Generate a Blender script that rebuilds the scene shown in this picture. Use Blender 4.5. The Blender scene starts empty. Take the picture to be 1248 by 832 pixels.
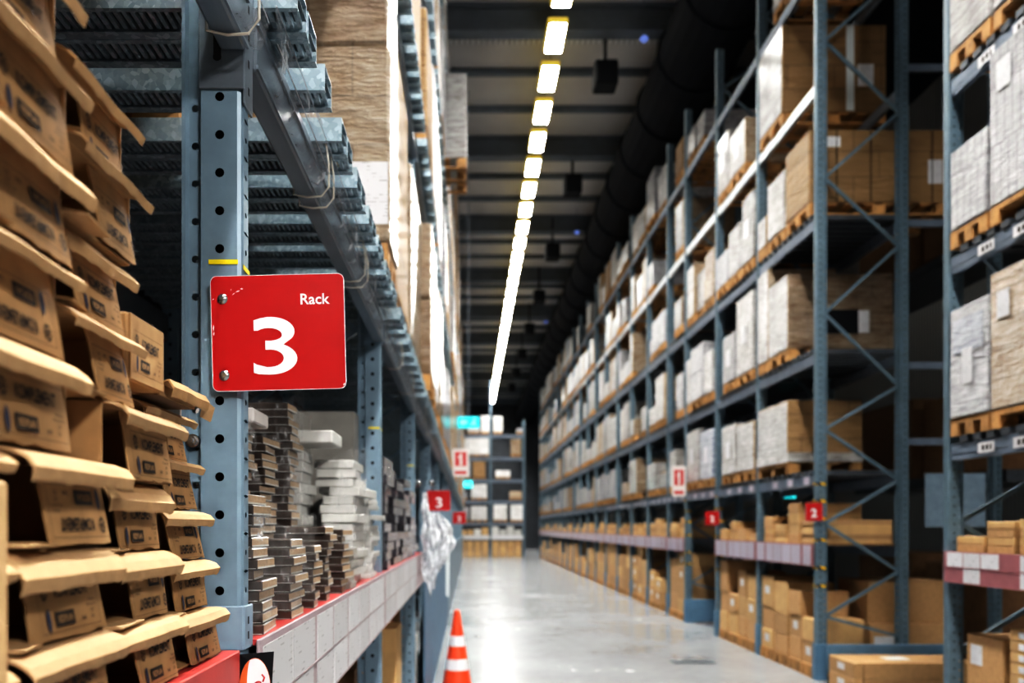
import bpy, math, random
from mathutils import Vector, Matrix
R = random.Random(7)
C = bpy.context.scene.collection
SC = bpy.context.scene
CZ = 1.77                       # eye height
PI = math.pi

# ------------------------------------------------------------------ materials
MATS = {}
def nodes(name):
    m = bpy.data.materials.new(name); m.use_nodes = True
    nt = m.node_tree; b = nt.nodes['Principled BSDF']
    MATS[name] = m
    return m, nt, b
def N(nt, typ, **kw):
    n = nt.nodes.new(typ)
    for k, v in kw.items(): setattr(n, k, v)
    return n
def ramp(nt, src, stops):
    r = N(nt, 'ShaderNodeValToRGB'); e = r.color_ramp.elements
    e[0].position, e[0].color = stops[0][0], (*stops[0][1], 1)
    e[1].position, e[1].color = stops[-1][0], (*stops[-1][1], 1)
    for p, c in stops[1:-1]:
        x = e.new(p); x.color = (*c, 1)
    nt.links.new(src, r.inputs[0]); return r
def coords(nt, scale=(1, 1, 1), kind='Object'):
    t = N(nt, 'ShaderNodeTexCoord'); mp = N(nt, 'ShaderNodeMapping')
    mp.inputs['Scale'].default_value = scale
    nt.links.new(t.outputs[kind], mp.inputs[0]); return mp.outputs[0]
def noise(nt, vec, scale, detail=3, rough=.55):
    n = N(nt, 'ShaderNodeTexNoise'); n.inputs['Scale'].default_value = scale
    n.inputs['Detail'].default_value = detail; n.inputs['Roughness'].default_value = rough
    nt.links.new(vec, n.inputs['Vector']); return n.outputs['Fac']
def bump(nt, b, src, strength, dist=.01):
    u = N(nt, 'ShaderNodeBump'); u.inputs['Strength'].default_value = strength; u.inputs['Distance'].default_value = dist
    nt.links.new(src, u.inputs['Height']); nt.links.new(u.outputs[0], b.inputs['Normal'])
def objvar(nt, col, lo=.82, hi=1.12):
    oi = N(nt, 'ShaderNodeObjectInfo'); mr = N(nt, 'ShaderNodeMapRange')
    mr.inputs[3].default_value = lo; mr.inputs[4].default_value = hi
    nt.links.new(oi.outputs['Random'], mr.inputs[0])
    h = N(nt, 'ShaderNodeHueSaturation'); nt.links.new(mr.outputs[0], h.inputs['Value']); nt.links.new(col, h.inputs['Color'])
    return h.outputs[0]
def simple(name, c, rough=.5, metal=0, var=.15, scale=8, bmp=0, ovar=False, coat=0, stretch=(1, 1, 1), spec=.5):
    m, nt, b = nodes(name)
    v = coords(nt, stretch); f = noise(nt, v, scale)
    lo = tuple(x*(1-var) for x in c); hi = tuple(min(1, x*(1+var)) for x in c)
    col = ramp(nt, f, [(.3, lo), (.7, hi)]).outputs[0]
    if ovar: col = objvar(nt, col)
    nt.links.new(col, b.inputs['Base Color'])
    b.inputs['Roughness'].default_value = rough; b.inputs['Metallic'].default_value = metal
    b.inputs['Coat Weight'].default_value = coat; b.inputs['Coat Roughness'].default_value = .15
    b.inputs['Specular IOR Level'].default_value = spec
    if bmp: bump(nt, b, f, bmp)
    return m
def glow(name, c, s):
    m, nt, b = nodes(name)
    b.inputs['Base Color'].default_value = (*c, 1)
    b.inputs['Emission Color'].default_value = (*c, 1); b.inputs['Emission Strength'].default_value = s
    return m

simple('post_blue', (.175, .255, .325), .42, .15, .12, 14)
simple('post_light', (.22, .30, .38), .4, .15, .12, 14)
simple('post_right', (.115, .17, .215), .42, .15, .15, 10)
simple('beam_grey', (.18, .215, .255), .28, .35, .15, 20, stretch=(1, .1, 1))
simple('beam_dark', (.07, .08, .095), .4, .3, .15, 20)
simple('beam_right', (.16, .20, .26), .4, .3, .15, 6)
simple('beam_shiny', (.62, .66, .70), .28, .85, .15, 6)
simple('guard_blue', (.10, .19, .29), .5, .1, .12, 6)
simple('slot_black', (.004, .004, .005), .9, 0, 0)
simple('steel_bolt', (.55, .55, .56), .25, .95, .1, 30)
simple('red_paint', (.40, .003, .005), .38, 0, .04, 5)
simple('strip_grey', (.34, .27, .29), .45, 0, .12, 10)
simple('strip_mauve', (.30, .11, .12), .45, 0, .12, 10)
simple('red_shelf', (.42, .045, .04), .35, .0, .15, 12)
simple('white_paint', (.82, .82, .86), .45, 0, .02, 5)
simple('sleeve_rim', (.55, .58, .62), .2, 0, .1, 9)
simple('yellow_tape', (.80, .62, .0), .5, 0, .06, 30)
simple('card', (.45, .27, .125), .8, 0, .10, 25, .03, ovar=True)
simple('card_lip', (.50, .32, .165), .8, 0, .10, 25, .03, ovar=True)
simple('card_inside', (.20, .105, .038), .9, 0, .15, 20)
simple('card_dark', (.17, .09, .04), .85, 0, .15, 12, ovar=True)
simple('card_pale', (.52, .33, .15), .75, 0, .12, 6, ovar=True)
simple('ink', (.03, .022, .018), .8, 0, .1, 60)
simple('ink_blue', (.04, .045, .08), .8, 0, .1, 60)
simple('pack_white', (.56, .56, .54), .4, 0, .08, 10, .1, ovar=True, coat=.3)
simple('pack_tan', (.40, .28, .17), .4, 0, .2, 30, .15, ovar=True, coat=.5, stretch=(1, 1, 5))
simple('pack_edge', (.05, .036, .03), .3, 0, .35, 30, .2, ovar=True, coat=.6)
simple('pack_grey', (.30, .29, .27), .6, 0, .1, 10, ovar=True)
simple('pallet_wood', (.40, .21, .075), .75, 0, .35, 9, .1, ovar=True, stretch=(1, 1, 1))
simple('ceil_panel', (.70, .70, .71), .7, 0, .10, .6)
simple('ceil_steel', (.15, .175, .21), .6, .2, .1, 3)
simple('ceil_light', (.30, .32, .34), .7, 0, .12, 3)
simple('duct_dark', (.010, .012, .016), .7, 0, .15, 2, spec=.12)
simple('black_plastic', (.006, .007, .009), .6, 0, .1, 9, spec=.15)
simple('wall_dark', (.035, .04, .048), .8, 0, .12, 2)
simple('cone_red', (.85, .065, .012), .42, 0, .04, 6)
simple('cone_white', (.80, .78, .80), .35, 0, .03, 6)
simple('paper_white', (.66, .72, .74), .6, 0, .05, 12)
simple('logo_orange', (.72, .13, .03), .5, 0, .05, 12)
simple('tie_clear', (.62, .58, .50), .35, 0, .05, 20)
simple('tie_white', (.8, .74, .62), .5, 0, .05, 20)
simple('sign_cream', (.70, .66, .64), .5, 0, .04, 12)
simple('sign_red', (.50, .05, .05), .5, 0, .04, 12)
simple('rubber', (.02, .02, .022), .8, 0, .1, 12)
def lamp_mat():
    # louvred luminaire: most light straight down, less to the sides
    m, nt, b = nodes('lamp_glow'); b.inputs['Base Color'].default_value = (.8, .8, .75, 1); b.inputs['Emission Color'].default_value = (1, .985, .93, 1)
    g = N(nt, 'ShaderNodeNewGeometry'); d = N(nt, 'ShaderNodeVectorMath', operation='DOT_PRODUCT'); d.inputs[1].default_value = (0, 0, -1)
    nt.links.new(g.outputs['Incoming'], d.inputs[0])
    c = N(nt, 'ShaderNodeMath', operation='MAXIMUM'); nt.links.new(d.outputs['Value'], c.inputs[0]); c.inputs[1].default_value = .02
    p = N(nt, 'ShaderNodeMath', operation='MULTIPLY'); nt.links.new(c.outputs[0], p.inputs[0]); p.inputs[1].default_value = 248
    sp = N(nt, 'ShaderNodeSeparateXYZ'); nt.links.new(g.outputs['Incoming'], sp.inputs[0])
    ab = N(nt, 'ShaderNodeMath', operation='ABSOLUTE'); nt.links.new(sp.outputs[0], ab.inputs[0])
    dv = N(nt, 'ShaderNodeMath', operation='DIVIDE'); nt.links.new(ab.outputs[0], dv.inputs[0]); nt.links.new(c.outputs[0], dv.inputs[1])
    mr = N(nt, 'ShaderNodeMapRange'); mr.inputs[1].default_value = .33; mr.inputs[2].default_value = .68; mr.inputs[3].default_value = 1; mr.inputs[4].default_value = .10
    nt.links.new(dv.outputs[0], mr.inputs[0])
    q = N(nt, 'ShaderNodeMath', operation='MULTIPLY'); nt.links.new(p.outputs[0], q.inputs[0]); nt.links.new(mr.outputs[0], q.inputs[1])
    nt.links.new(q.outputs[0], b.inputs['Emission Strength'])
lamp_mat()
glow('exit_glow', (.0, .50, .56), 1.0)
glow('exit_spot', (.1, .95, .95), 2.0)
glow('spot_blue', (.20, .30, .8), .5)
glow('lamp_case', (.9, .66, .10), .42)  # housing glows yellow: the halo round the lamps is painted in
glow('lamp_up', (1.0, .98, .94), 5.5)

def galv():
    m, nt, b = nodes('galvanised')
    v = coords(nt)
    vo = N(nt, 'ShaderNodeTexVoronoi'); vo.inputs['Scale'].default_value = 75; nt.links.new(v, vo.inputs['Vector'])
    sp = N(nt, 'ShaderNodeSeparateColor'); nt.links.new(vo.outputs['Color'], sp.inputs[0])
    c = ramp(nt, sp.outputs[0], [(0, (.20, .28, .33)), (.6, (.27, .36, .42)), (1, (.42, .52, .58))])
    nt.links.new(c.outputs[0], b.inputs['Base Color'])
    r = ramp(nt, sp.outputs[1], [(0, (.3,)*3), (1, (.5,)*3)]); nt.links.new(r.outputs[0], b.inputs['Roughness'])
    b.inputs['Metallic'].default_value = .55
galv()
simple('galv_dark', (.07, .10, .12), .5, .4, .25, 40)  # dark copy of the galvanised steel, shade painted between the ribs

def film(name, tint, alpha, wr=40):
    m, nt, b = nodes(name)
    out = [n for n in nt.nodes if n.type == 'OUTPUT_MATERIAL'][0]
    v = coords(nt, (1, 1, .5)); f = noise(nt, v, wr, 4, .65)
    b.inputs['Base Color'].default_value = (*tint, 1); b.inputs['Roughness'].default_value = .14
    bump(nt, b, f, .9, .02)
    t = N(nt, 'ShaderNodeBsdfTransparent'); mx = N(nt, 'ShaderNodeMixShader')
    a = ramp(nt, f, [(.42, (alpha*.3,)*3), (.58, (alpha,)*3), (.66, (min(1, alpha*5),)*3)])  # opaque pale streaks paint highlights on the film's creases
    nt.links.new(a.outputs[0], mx.inputs[0]); nt.links.new(t.outputs[0], mx.inputs[1]); nt.links.new(b.outputs[0], mx.inputs[2])
    nt.links.new(mx.outputs[0], out.inputs['Surface'])
film('clear_film', (.9, .91, .93), .06)
film('sleeve_film', (.62, .65, .70), .24, 14)
film('bag_film', (.93, .95, 1.0), .8, 30)

def wrapped(name, c1, c2, seam, rough=.28, wr=16, seam_w=.4, seam_h=.22, amt=.5):
    """stretch-wrapped stack: carton colour under creased glossy film"""
    m, nt, b = nodes(name)
    uv = coords(nt, (1, 1, 1), 'UV')
    oi = N(nt, 'ShaderNodeObjectInfo'); ad = N(nt, 'ShaderNodeVectorMath', operation='MULTIPLY_ADD')
    ad.inputs[0].default_value = (7.3, 3.1, 0)
    vm = N(nt, 'ShaderNodeVectorMath', operation='ADD'); sc = N(nt, 'ShaderNodeVectorMath', operation='SCALE')
    sc.inputs[0].default_value = (17.3, 9.1, 4.7); nt.links.new(oi.outputs['Random'], sc.inputs['Scale'])
    nt.links.new(uv, vm.inputs[0]); nt.links.new(sc.outputs[0], vm.inputs[1])
    nt.nodes.remove(ad)
    mp = N(nt, 'ShaderNodeMapping'); mp.inputs['Scale'].default_value = (.35, 1.6, 1); nt.links.new(vm.outputs[0], mp.inputs[0])
    f = noise(nt, mp.outputs[0], wr, 5, .7); g = noise(nt, vm.outputs[0], 2.2, 2)
    br = N(nt, 'ShaderNodeTexBrick'); br.inputs['Scale'].default_value = 1
    br.inputs['Brick Width'].default_value = seam_w; br.inputs['Row Height'].default_value = seam_h
    br.inputs['Mortar Size'].default_value = .006; br.inputs['Mortar Smooth'].default_value = .3
    br.inputs['Color1'].default_value = (1, 1, 1, 1); br.inputs['Color2'].default_value = (.86, .86, .86, 1)
    br.inputs['Mortar'].default_value = (seam, seam, seam, 1); br.offset = 0.5
    nt.links.new(uv, br.inputs['Vector'])
    mixf = N(nt, 'ShaderNodeMath', operation='MULTIPLY_ADD'); nt.links.new(g, mixf.inputs[0]); mixf.inputs[1].default_value = amt
    nt.links.new(f, mixf.inputs[2])
    c = ramp(nt, mixf.outputs[0], [(.42+amt*.35, c1), (.78+amt*.35, c2)])
    mu = N(nt, 'ShaderNodeMix', data_type='RGBA', blend_type='MULTIPLY'); mu.inputs[0].default_value = 1
    nt.links.new(c.outputs[0], mu.inputs[6]); nt.links.new(br.outputs[0], mu.inputs[7])
    nt.links.new(objvar(nt, mu.outputs[2], .72, 1.12), b.inputs['Base Color'])
    b.inputs['Roughness'].default_value = rough; b.inputs['Coat Weight'].default_value = .6 if rough < .5 else .05; b.inputs['Coat Roughness'].default_value = .14
    bump(nt, b, f, 1.0, .05)
wrapped('wrap_white', (.25, .235, .22), (.60, .595, .60), .72)
wrapped('wrap_grey', (.19, .19, .205), (.52, .52, .55), .7)
wrapped('wrap_brown', (.20, .11, .045), (.50, .39, .28), .65)
wrapped('wrap_tan', (.27, .17, .085), (.55, .45, .34), .65, amt=.4)
wrapped('wrap_bright', (.60, .59, .57), (.95, .95, .96), .8)  # lit copy of the white wrap: lamp brightness put into the colour
wrapped('wrap_slab', (.28, .28, .30), (.52, .52, .55), .45, seam_w=.09, seam_h=.45)
wrapped('carton_plain', (.30, .175, .07), (.37, .22, .095), .45, .6, 6, .6, .3)
wrapped('wrap_blue', (.16, .19, .27), (.50, .53, .60), .6)

def labels_mat(name, base, inkc):
    """printed card: lines of small type and a block"""
    m, nt, b = nodes(name)
    uv = coords(nt, (1, 1, 1), 'UV')
    br = N(nt, 'ShaderNodeTexBrick'); br.inputs['Scale'].default_value = 1; br.inputs['Brick Width'].default_value = .055
    br.inputs['Row Height'].default_value = .016; br.inputs['Mortar Size'].default_value = .006
    br.inputs['Color1'].default_value = (0, 0, 0, 1); br.inputs['Color2'].default_value = (.75, .75, .75, 1); br.inputs['Mortar'].default_value = (1, 1, 1, 1)
    nt.links.new(uv, br.inputs['Vector'])
    g = noise(nt, uv, 13, 2)
    gate = ramp(nt, g, [(.52, (0,)*3), (.56, (1,)*3)])
    inv = N(nt, 'ShaderNodeMath', operation='SUBTRACT'); inv.inputs[0].default_value = 1; nt.links.new(br.outputs[0], inv.inputs[1])
    mul = N(nt, 'ShaderNodeMath', operation='MULTIPLY'); nt.links.new(gate.outputs[0], mul.inputs[0]); nt.links.new(inv.outputs[0], mul.inputs[1])
    mx = N(nt, 'ShaderNodeMix', data_type='RGBA'); nt.links.new(mul.outputs[0], mx.inputs[0])
    mx.inputs[6].default_value = (*base, 1); mx.inputs[7].default_value = (*inkc, 1)
    nt.links.new(objvar(nt, mx.outputs[2], .85, 1.1), b.inputs['Base Color'])
    b.inputs['Roughness'].default_value = .32; b.inputs['Coat Weight'].default_value = .3
labels_mat('card_label', (.60, .60, .62), (.30, .30, .32))
labels_mat('card_label_mauve', (.52, .48, .56), (.30, .26, .32))
labels_mat('label_white', (.72, .72, .75), (.25, .25, .27))

def concrete():
    m, nt, b = nodes('concrete')
    v = coords(nt); f = noise(nt, v, .55, 6, .6); g = noise(nt, v, 6, 4)
    mx = N(nt, 'ShaderNodeMath', operation='MULTIPLY_ADD'); nt.links.new(g, mx.inputs[0]); mx.inputs[1].default_value = .35; nt.links.new(f, mx.inputs[2])
    c = ramp(nt, mx.outputs[0], [(.5, (.185, .192, .20)), (.85, (.25, .257, .268))])
    nt.links.new(c.outputs[0], b.inputs['Base Color'])
    r = ramp(nt, mx.outputs[0], [(.4, (.20,)*3), (.9, (.28,)*3)]); nt.links.new(r.outputs[0], b.inputs['Roughness'])
    b.inputs['Specular IOR Level'].default_value = .7
    bump(nt, b, g, .006, .01)
concrete()
def corrugated(name, c, axis, freq):
    m, nt, b = nodes(name)
    v = coords(nt); w = N(nt, 'ShaderNodeTexWave', bands_direction=axis); w.inputs['Scale'].default_value = freq; w.inputs['Distortion'].default_value = 0
    nt.links.new(v, w.inputs['Vector'])
    cc = ramp(nt, w.outputs['Fac'], [(.2, tuple(x*.55 for x in c)), (.6, c)]); nt.links.new(cc.outputs[0], b.inputs['Base Color'])
    b.inputs['Roughness'].default_value = .6; bump(nt, b, w.outputs['Fac'], .5, .05)
corrugated('wall_corr', (.30, .31, .31), 'Y', 3.2)
corrugated('ceil_ribbed', (.85, .87, .90), 'X', 2.6)
def stripes():
    m, nt, b = nodes('hazard')
    v = coords(nt); w = N(nt, 'ShaderNodeTexWave', bands_direction='DIAGONAL'); w.inputs['Scale'].default_value = 6; nt.links.new(v, w.inputs['Vector'])
    c = ramp(nt, w.outputs['Fac'], [(.45, (.01, .01, .01)), (.5, (.75, .42, .0))]); nt.links.new(c.outputs[0], b.inputs['Base Color'])
stripes()

# ------------------------------------------------------------------ mesh building
class MB:
    def __init__(s): s.v = []; s.f = []; s.m = []
    def add(s, vs, fs, mi=0):
        b = len(s.v); s.v += [tuple(p) for p in vs]
        for f in fs: s.f.append(tuple(b+i for i in f)); s.m.append(mi)
    def box(s, x0, x1, y0, y1, z0, z1, mi=0):
        s.add([(x0,y0,z0),(x1,y0,z0),(x1,y1,z0),(x0,y1,z0),(x0,y0,z1),(x1,y0,z1),(x1,y1,z1),(x0,y1,z1)],
              [(0,3,2,1),(4,5,6,7),(0,1,5,4),(1,2,6,5),(2,3,7,6),(3,0,4,7)], mi)
    def cbox(s, x0, x1, y0, y1, z0, z1, c, mi=0):
        """box with chamfered edges"""
        P = {}
        vs = []; b = len(s.v)
        for i, x in enumerate((x0, x1)):
            for j, y in enumerate((y0, y1)):
                for k, z in enumerate((z0, z1)):
                    sx, sy, sz = (1, -1)[i]*c, (1, -1)[j]*c, (1, -1)[k]*c
                    for a, p in enumerate(((x, y+sy, z+sz), (x+sx, y, z+sz), (x+sx, y+sy, z))):
                        P[i, j, k, a] = b+len(vs); vs.append(p)
        s.v += vs
        F = []
        for i in (0, 1):
            F.append([P[i,0,0,0],P[i,1,0,0],P[i,1,1,0],P[i,0,1,0]][::(-1 if i == 0 else 1)])
            F.append([P[0,i,0,1],P[0,i,1,1],P[1,i,1,1],P[1,i,0,1]][::(-1 if i == 0 else 1)])
            F.append([P[0,0,i,2],P[1,0,i,2],P[1,1,i,2],P[0,1,i,2]][::(-1 if i == 0 else 1)])
        for i in (0, 1):
            for j in (0, 1):
                f = [P[i,j,0,0],P[i,j,0,1],P[i,j,1,1],P[i,j,1,0]]; F.append(f if i == j else f[::-1])
                f = [P[i,0,j,0],P[i,0,j,2],P[i,1,j,2],P[i,1,j,0]]; F.append(f[::-1] if i == j else f)
                f = [P[0,i,j,1],P[0,i,j,2],P[1,i,j,2],P[1,i,j,1]]; F.append(f if i == j else f[::-1])
                for k in (0, 1):
                    f = [P[i,j,k,0],P[i,j,k,1],P[i,j,k,2]]; F.append(f[::-1] if (i+j+k) % 2 else f)
        for f in F: s.f.append(tuple(f)); s.m.append(mi)
    def bar(s, a, b_, w, h, mi=0, up=(0, 0, 1)):
        a, b_ = Vector(a), Vector(b_); d = (b_-a).normalized(); u = Vector(up)
        if abs(d.dot(u)) > .95: u = Vector((1, 0, 0))
        r = d.cross(u).normalized()*w/2; t = r.cross(d).normalized()*h/2
        vs = [p+q for p in (a, b_) for q in (-r-t, r-t, r+t, -r+t)]
        s.add(vs, [(3,2,1,0),(4,5,6,7),(0,1,5,4),(1,2,6,5),(2,3,7,6),(3,0,4,7)], mi)
    def tube(s, pts, r, n=8, mi=0, closed=False):
        pts = [Vector(p) for p in pts]; L = len(pts); b = len(s.v)
        for i, p in enumerate(pts):
            d = (pts[(i+1) % L] - pts[i-1]) if closed else (pts[min(i+1, L-1)] - pts[max(i-1, 0)])
            d.normalize(); u = Vector((0, 0, 1)) if abs(d.z) < .9 else Vector((1, 0, 0))
            x = d.cross(u).normalized(); y = x.cross(d)
            for k in range(n):
                a = 2*PI*k/n; s.v.append(tuple(p + (x*math.cos(a) + y*math.sin(a))*r))
        for i in range(L if closed else L-1):
            for k in range(n):
                s.f.append((b+i*n+k, b+i*n+(k+1) % n, b+((i+1) % L)*n+(k+1) % n, b+((i+1) % L)*n+k)); s.m.append(mi)
        if not closed:
            s.f.append(tuple(b+k for k in range(n))[::-1]); s.m.append(mi)
            s.f.append(tuple(b+(L-1)*n+k for k in range(n))); s.m.append(mi)
    def lathe(s, prof, n=24, mi=0, cx=0, cy=0):
        b = len(s.v); L = len(prof)
        for r, z in prof:
            for k in range(n):
                a = 2*PI*k/n; s.v.append((cx+r*math.cos(a), cy+r*math.sin(a), z))
        for i in range(L-1):
            for k in range(n):
                s.f.append((b+i*n+k, b+i*n+(k+1) % n, b+(i+1)*n+(k+1) % n, b+(i+1)*n+k)); s.m.append(mi)
        s.f.append(tuple(b+k for k in range(n))[::-1]); s.m.append(mi)
        s.f.append(tuple(b+(L-1)*n+k for k in range(n))); s.m.append(mi)
    def prism(s, poly, y0, y1, mi=0, tf=None):
        """2-D outline (x,z) extruded along y"""
        n = len(poly); tf = tf or (lambda p: p)
        vs = [tf((x, y0, z)) for x, z in poly] + [tf((x, y1, z)) for x, z in poly]
        s.add(vs, [tuple(range(n)), tuple(range(n, 2*n))[::-1]] + [(i, i+n, (i+1) % n+n, (i+1) % n) for i in range(n)], mi)
    def holes(s, o, u, w, n, pitch, width, r, uc=None, mi=0, seg=12):
        """strip of plate along w from o with a row of round holes; u across"""
        o, u, w = Vector(o), Vector(u), Vector(w); uc = width/2 if uc is None else uc
        for i in range(n):
            c = o + u*uc + w*(pitch*(i+.5))
            ring = [c + (u*math.cos(2*PI*k/seg) + w*math.sin(2*PI*k/seg))*r for k in range(seg)]
            out = []
            for k in range(seg):
                a = 2*PI*k/seg; ca, sa = math.cos(a), math.sin(a)
                dx = (width-uc if ca > 0 else uc); t = min(dx/abs(ca) if abs(ca) > 1e-6 else 9, (pitch/2)/abs(sa) if abs(sa) > 1e-6 else 9)
                out.append(c + (u*ca + w*sa)*t)
            cr = [o+w*pitch*i+u*width, o+w*pitch*i+u*0, ]
            cor = [o+u*width+w*pitch*(i+1), o+w*pitch*(i+1), o+w*pitch*i, o+u*width+w*pitch*i]
            fs = []
            for k in range(seg):
                k2 = (k+1) % seg; fs.append((k, seg+k, seg+k2, k2))
            ang = lambda p: math.atan2((p-c).dot(w), (p-c).dot(u)) % (2*PI)
            for ci, p in enumerate(cor):
                a = ang(p); k = int(a/(2*PI/seg)) % seg
                fs.append((seg+k, 2*seg+ci, seg+(k+1) % seg))
            s.add(ring+out+cor, fs, mi)
    def mesh(s, name, mats):
        me = bpy.data.meshes.new(name); me.from_pydata(s.v, [], s.f); me.update()
        for m in mats: me.materials.append(MATS[m])
        if len(mats) > 1: me.polygons.foreach_set('material_index', s.m)
        uv = me.uv_layers.new(name='UVMap'); data = []
        V = s.v
        for p in me.polygons:
            n = p.normal; ax = max(range(3), key=lambda i: abs(n[i])); a, b = ((1, 2), (0, 2), (0, 1))[ax]
            for vi in p.vertices:
                q = V[vi]; data += (q[a], q[b])
        uv.data.foreach_set('uv', data)
        return me

ALL_LABELS = {}
def tag(o, label, cat, group=None, kind=None):
    o['label'] = label; o['category'] = cat
    if group: o['group'] = group
    if kind: o['kind'] = kind
    n = len(label.split())
    if label in ALL_LABELS: print('DUP LABEL', label, o.name, ALL_LABELS[label])
    if n > 16 or n < 4: print('LABEL LENGTH', n, label)
    ALL_LABELS[label] = o.name
    return o
def root(name, label, cat, loc=(0, 0, 0), rz=0, group=None):
    o = bpy.data.objects.new(name, None); C.objects.link(o); o.location = loc; o.rotation_euler = (0, 0, rz)
    o.empty_display_size = .05
    return tag(o, label, cat, group)
def obj(name, me, parent=None, loc=(0, 0, 0), rot=(0, 0, 0), mats=None):
    if isinstance(me, MB): me = me.mesh(name, mats)
    o = bpy.data.objects.new(name, me); C.objects.link(o); o.location = loc; o.rotation_euler = rot
    if parent: o.parent = parent
    return o
def struct(name, mb, mats, loc=(0, 0, 0)):
    o = obj(name, mb, None, loc, mats=mats); o['kind'] = 'structure'; return o

ORD = 'first second third fourth fifth sixth seventh eighth ninth tenth eleventh twelfth thirteenth fourteenth fifteenth sixteenth seventeenth eighteenth nineteenth twentieth twenty-first twenty-second twenty-third twenty-fourth twenty-fifth twenty-sixth twenty-seventh twenty-eighth twenty-ninth thirtieth thirty-first thirty-second thirty-third thirty-fourth thirty-fifth thirty-sixth thirty-seventh thirty-eighth thirty-ninth fortieth'.split()
od = lambda i: ORD[i]

def text_mesh(body, size, bold=0.0, flat=True):
    cu = bpy.data.curves.new('lettering', 'FONT'); cu.body = body; cu.size = size; cu.offset = bold
    cu.align_x = 'CENTER'; cu.align_y = 'CENTER'; cu.resolution_u = 3
    o = bpy.data.objects.new('lettering', cu); C.objects.link(o)
    bpy.context.view_layer.update()
    me = bpy.data.meshes.new_from_object(o.evaluated_get(bpy.context.evaluated_depsgraph_get()))
    vs = [tuple(v.co) for v in me.vertices]; fs = [tuple(p.vertices) for p in me.polygons]
    bpy.data.objects.remove(o); bpy.data.curves.remove(cu); bpy.data.meshes.remove(me)
    return vs, fs

# ------------------------------------------------------------------ camera, render look
cam = bpy.data.cameras.new('camera'); co = bpy.data.objects.new('camera', cam); C.objects.link(co)
co.location = (0, 0, CZ); co.rotation_euler = (PI/2, 0, 0)
cam.sensor_width = 36; cam.lens = 1000/1248*36
cam.shift_x = (624-573)/1248; cam.shift_y = (642-416)/1248
cam.dof.use_dof = True; cam.dof.focus_distance = 1.66; cam.dof.aperture_fstop = 2.9
cam.clip_end = 200; cam.clip_start = .05
SC.camera = co
SC.view_settings.view_transform = 'Standard'
SC.view_settings.look = 'None'
SC.view_settings.exposure = .3
SC.view_settings.use_curve_mapping = True
cm = SC.view_settings.curve_mapping; cv = cm.curves[3]
for p in ((.03, .017), (.12, .105), (.35, .42), (.7, .82)): cv.points.new(*p)
cm.update()
w = bpy.data.worlds.new('world'); SC.world = w; w.use_nodes = True
w.node_tree.nodes['Background'].inputs[0].default_value = (.02, .025, .03, 1)
SC.cycles.use_denoising = True
SC.cycles.max_bounces = 7; SC.cycles.diffuse_bounces = 4; SC.cycles.glossy_bounces = 3; SC.cycles.transparent_max_bounces = 12
SC.cycles.sample_clamp_indirect = 4

# ------------------------------------------------------------------ building shell
ZC = 12.45; Y0, Y1 = -26.0, 68.0; XL, XR = -3.4, 9.0
m = MB(); m.box(XL, XR, Y0, Y1, -.2, 0); struct('floor', m, ['concrete'])
m = MB(); m.box(XL, XR, Y0, Y1, ZC, ZC+.2); struct('ceiling', m, ['ceil_panel'])
m = MB(); m.box(XL-.2, XL, Y0, Y1, -.2, ZC+.2); struct('wall_left', m, ['wall_dark'])
m = MB(); m.box(XR, XR+.2, Y0, Y1, -.2, ZC+.2); struct('wall_right', m, ['wall_corr'])
m = MB(); m.box(XL-.2, XR+.2, Y1, Y1+.2, -.2, ZC+.2); struct('wall_back', m, ['wall_dark'])
m = MB(); m.box(XL-.2, XR+.2, Y0-.2, Y0, -.2, ZC+.2); struct('wall_front', m, ['wall_dark'])
n = 0
BEAMS = [16.85 + 5.68*i for i in range(-3, 10)]
for i, y in enumerate(BEAMS):
    n += 1
    m = MB(); m.box(XL, XR, y-.16, y+.16, ZC-.06, ZC-.001); m.box(XL, XR, y-.02, y+.02, ZC-.5, ZC-.06); m.box(XL, XR, y-.16, y+.16, ZC-.58, ZC-.5)
    struct('trim_%d' % n, m, ['ceil_steel'])
    n += 1
    m = MB(); m.box(XL, XR, y+.25, y+1.25, ZC-.03, ZC-.001); struct('trim_%d' % n, m, ['ceil_ribbed'])
    for k in (1, 2):
        n += 1
        m = MB(); m.box(XL, XR, y+.6+k*1.69-.05, y+.6+k*1.69+.05, ZC-.16, ZC-.001); struct('trim_%d' % n, m, ['ceil_steel'])
# big dark duct along the ceiling
m = MB()
for y in range(-4, 67, 2):
    pr = [(4.42+.75*math.cos(a), 10.95+.72*math.sin(a)) for a in [2*PI*k/20 for k in range(20)]]
    m.prism(pr, y, y+1.94)
    pr = [(4.42+.80*math.cos(a), 10.95+.77*math.sin(a)) for a in [2*PI*k/20 for k in range(20)]]
    m.prism(pr, y+1.93, y+2.01)
obj('ceiling_duct', m, mats=['duct_dark'])
tag(bpy.data.objects['ceiling_duct'], 'big dark round air duct running under the ceiling above the right rack', 'duct')
m = MB(); m.box(5.4, XR, Y0, Y1, 10.4, 10.5)
struct('trim_100', m, ['duct_dark'])

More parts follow.
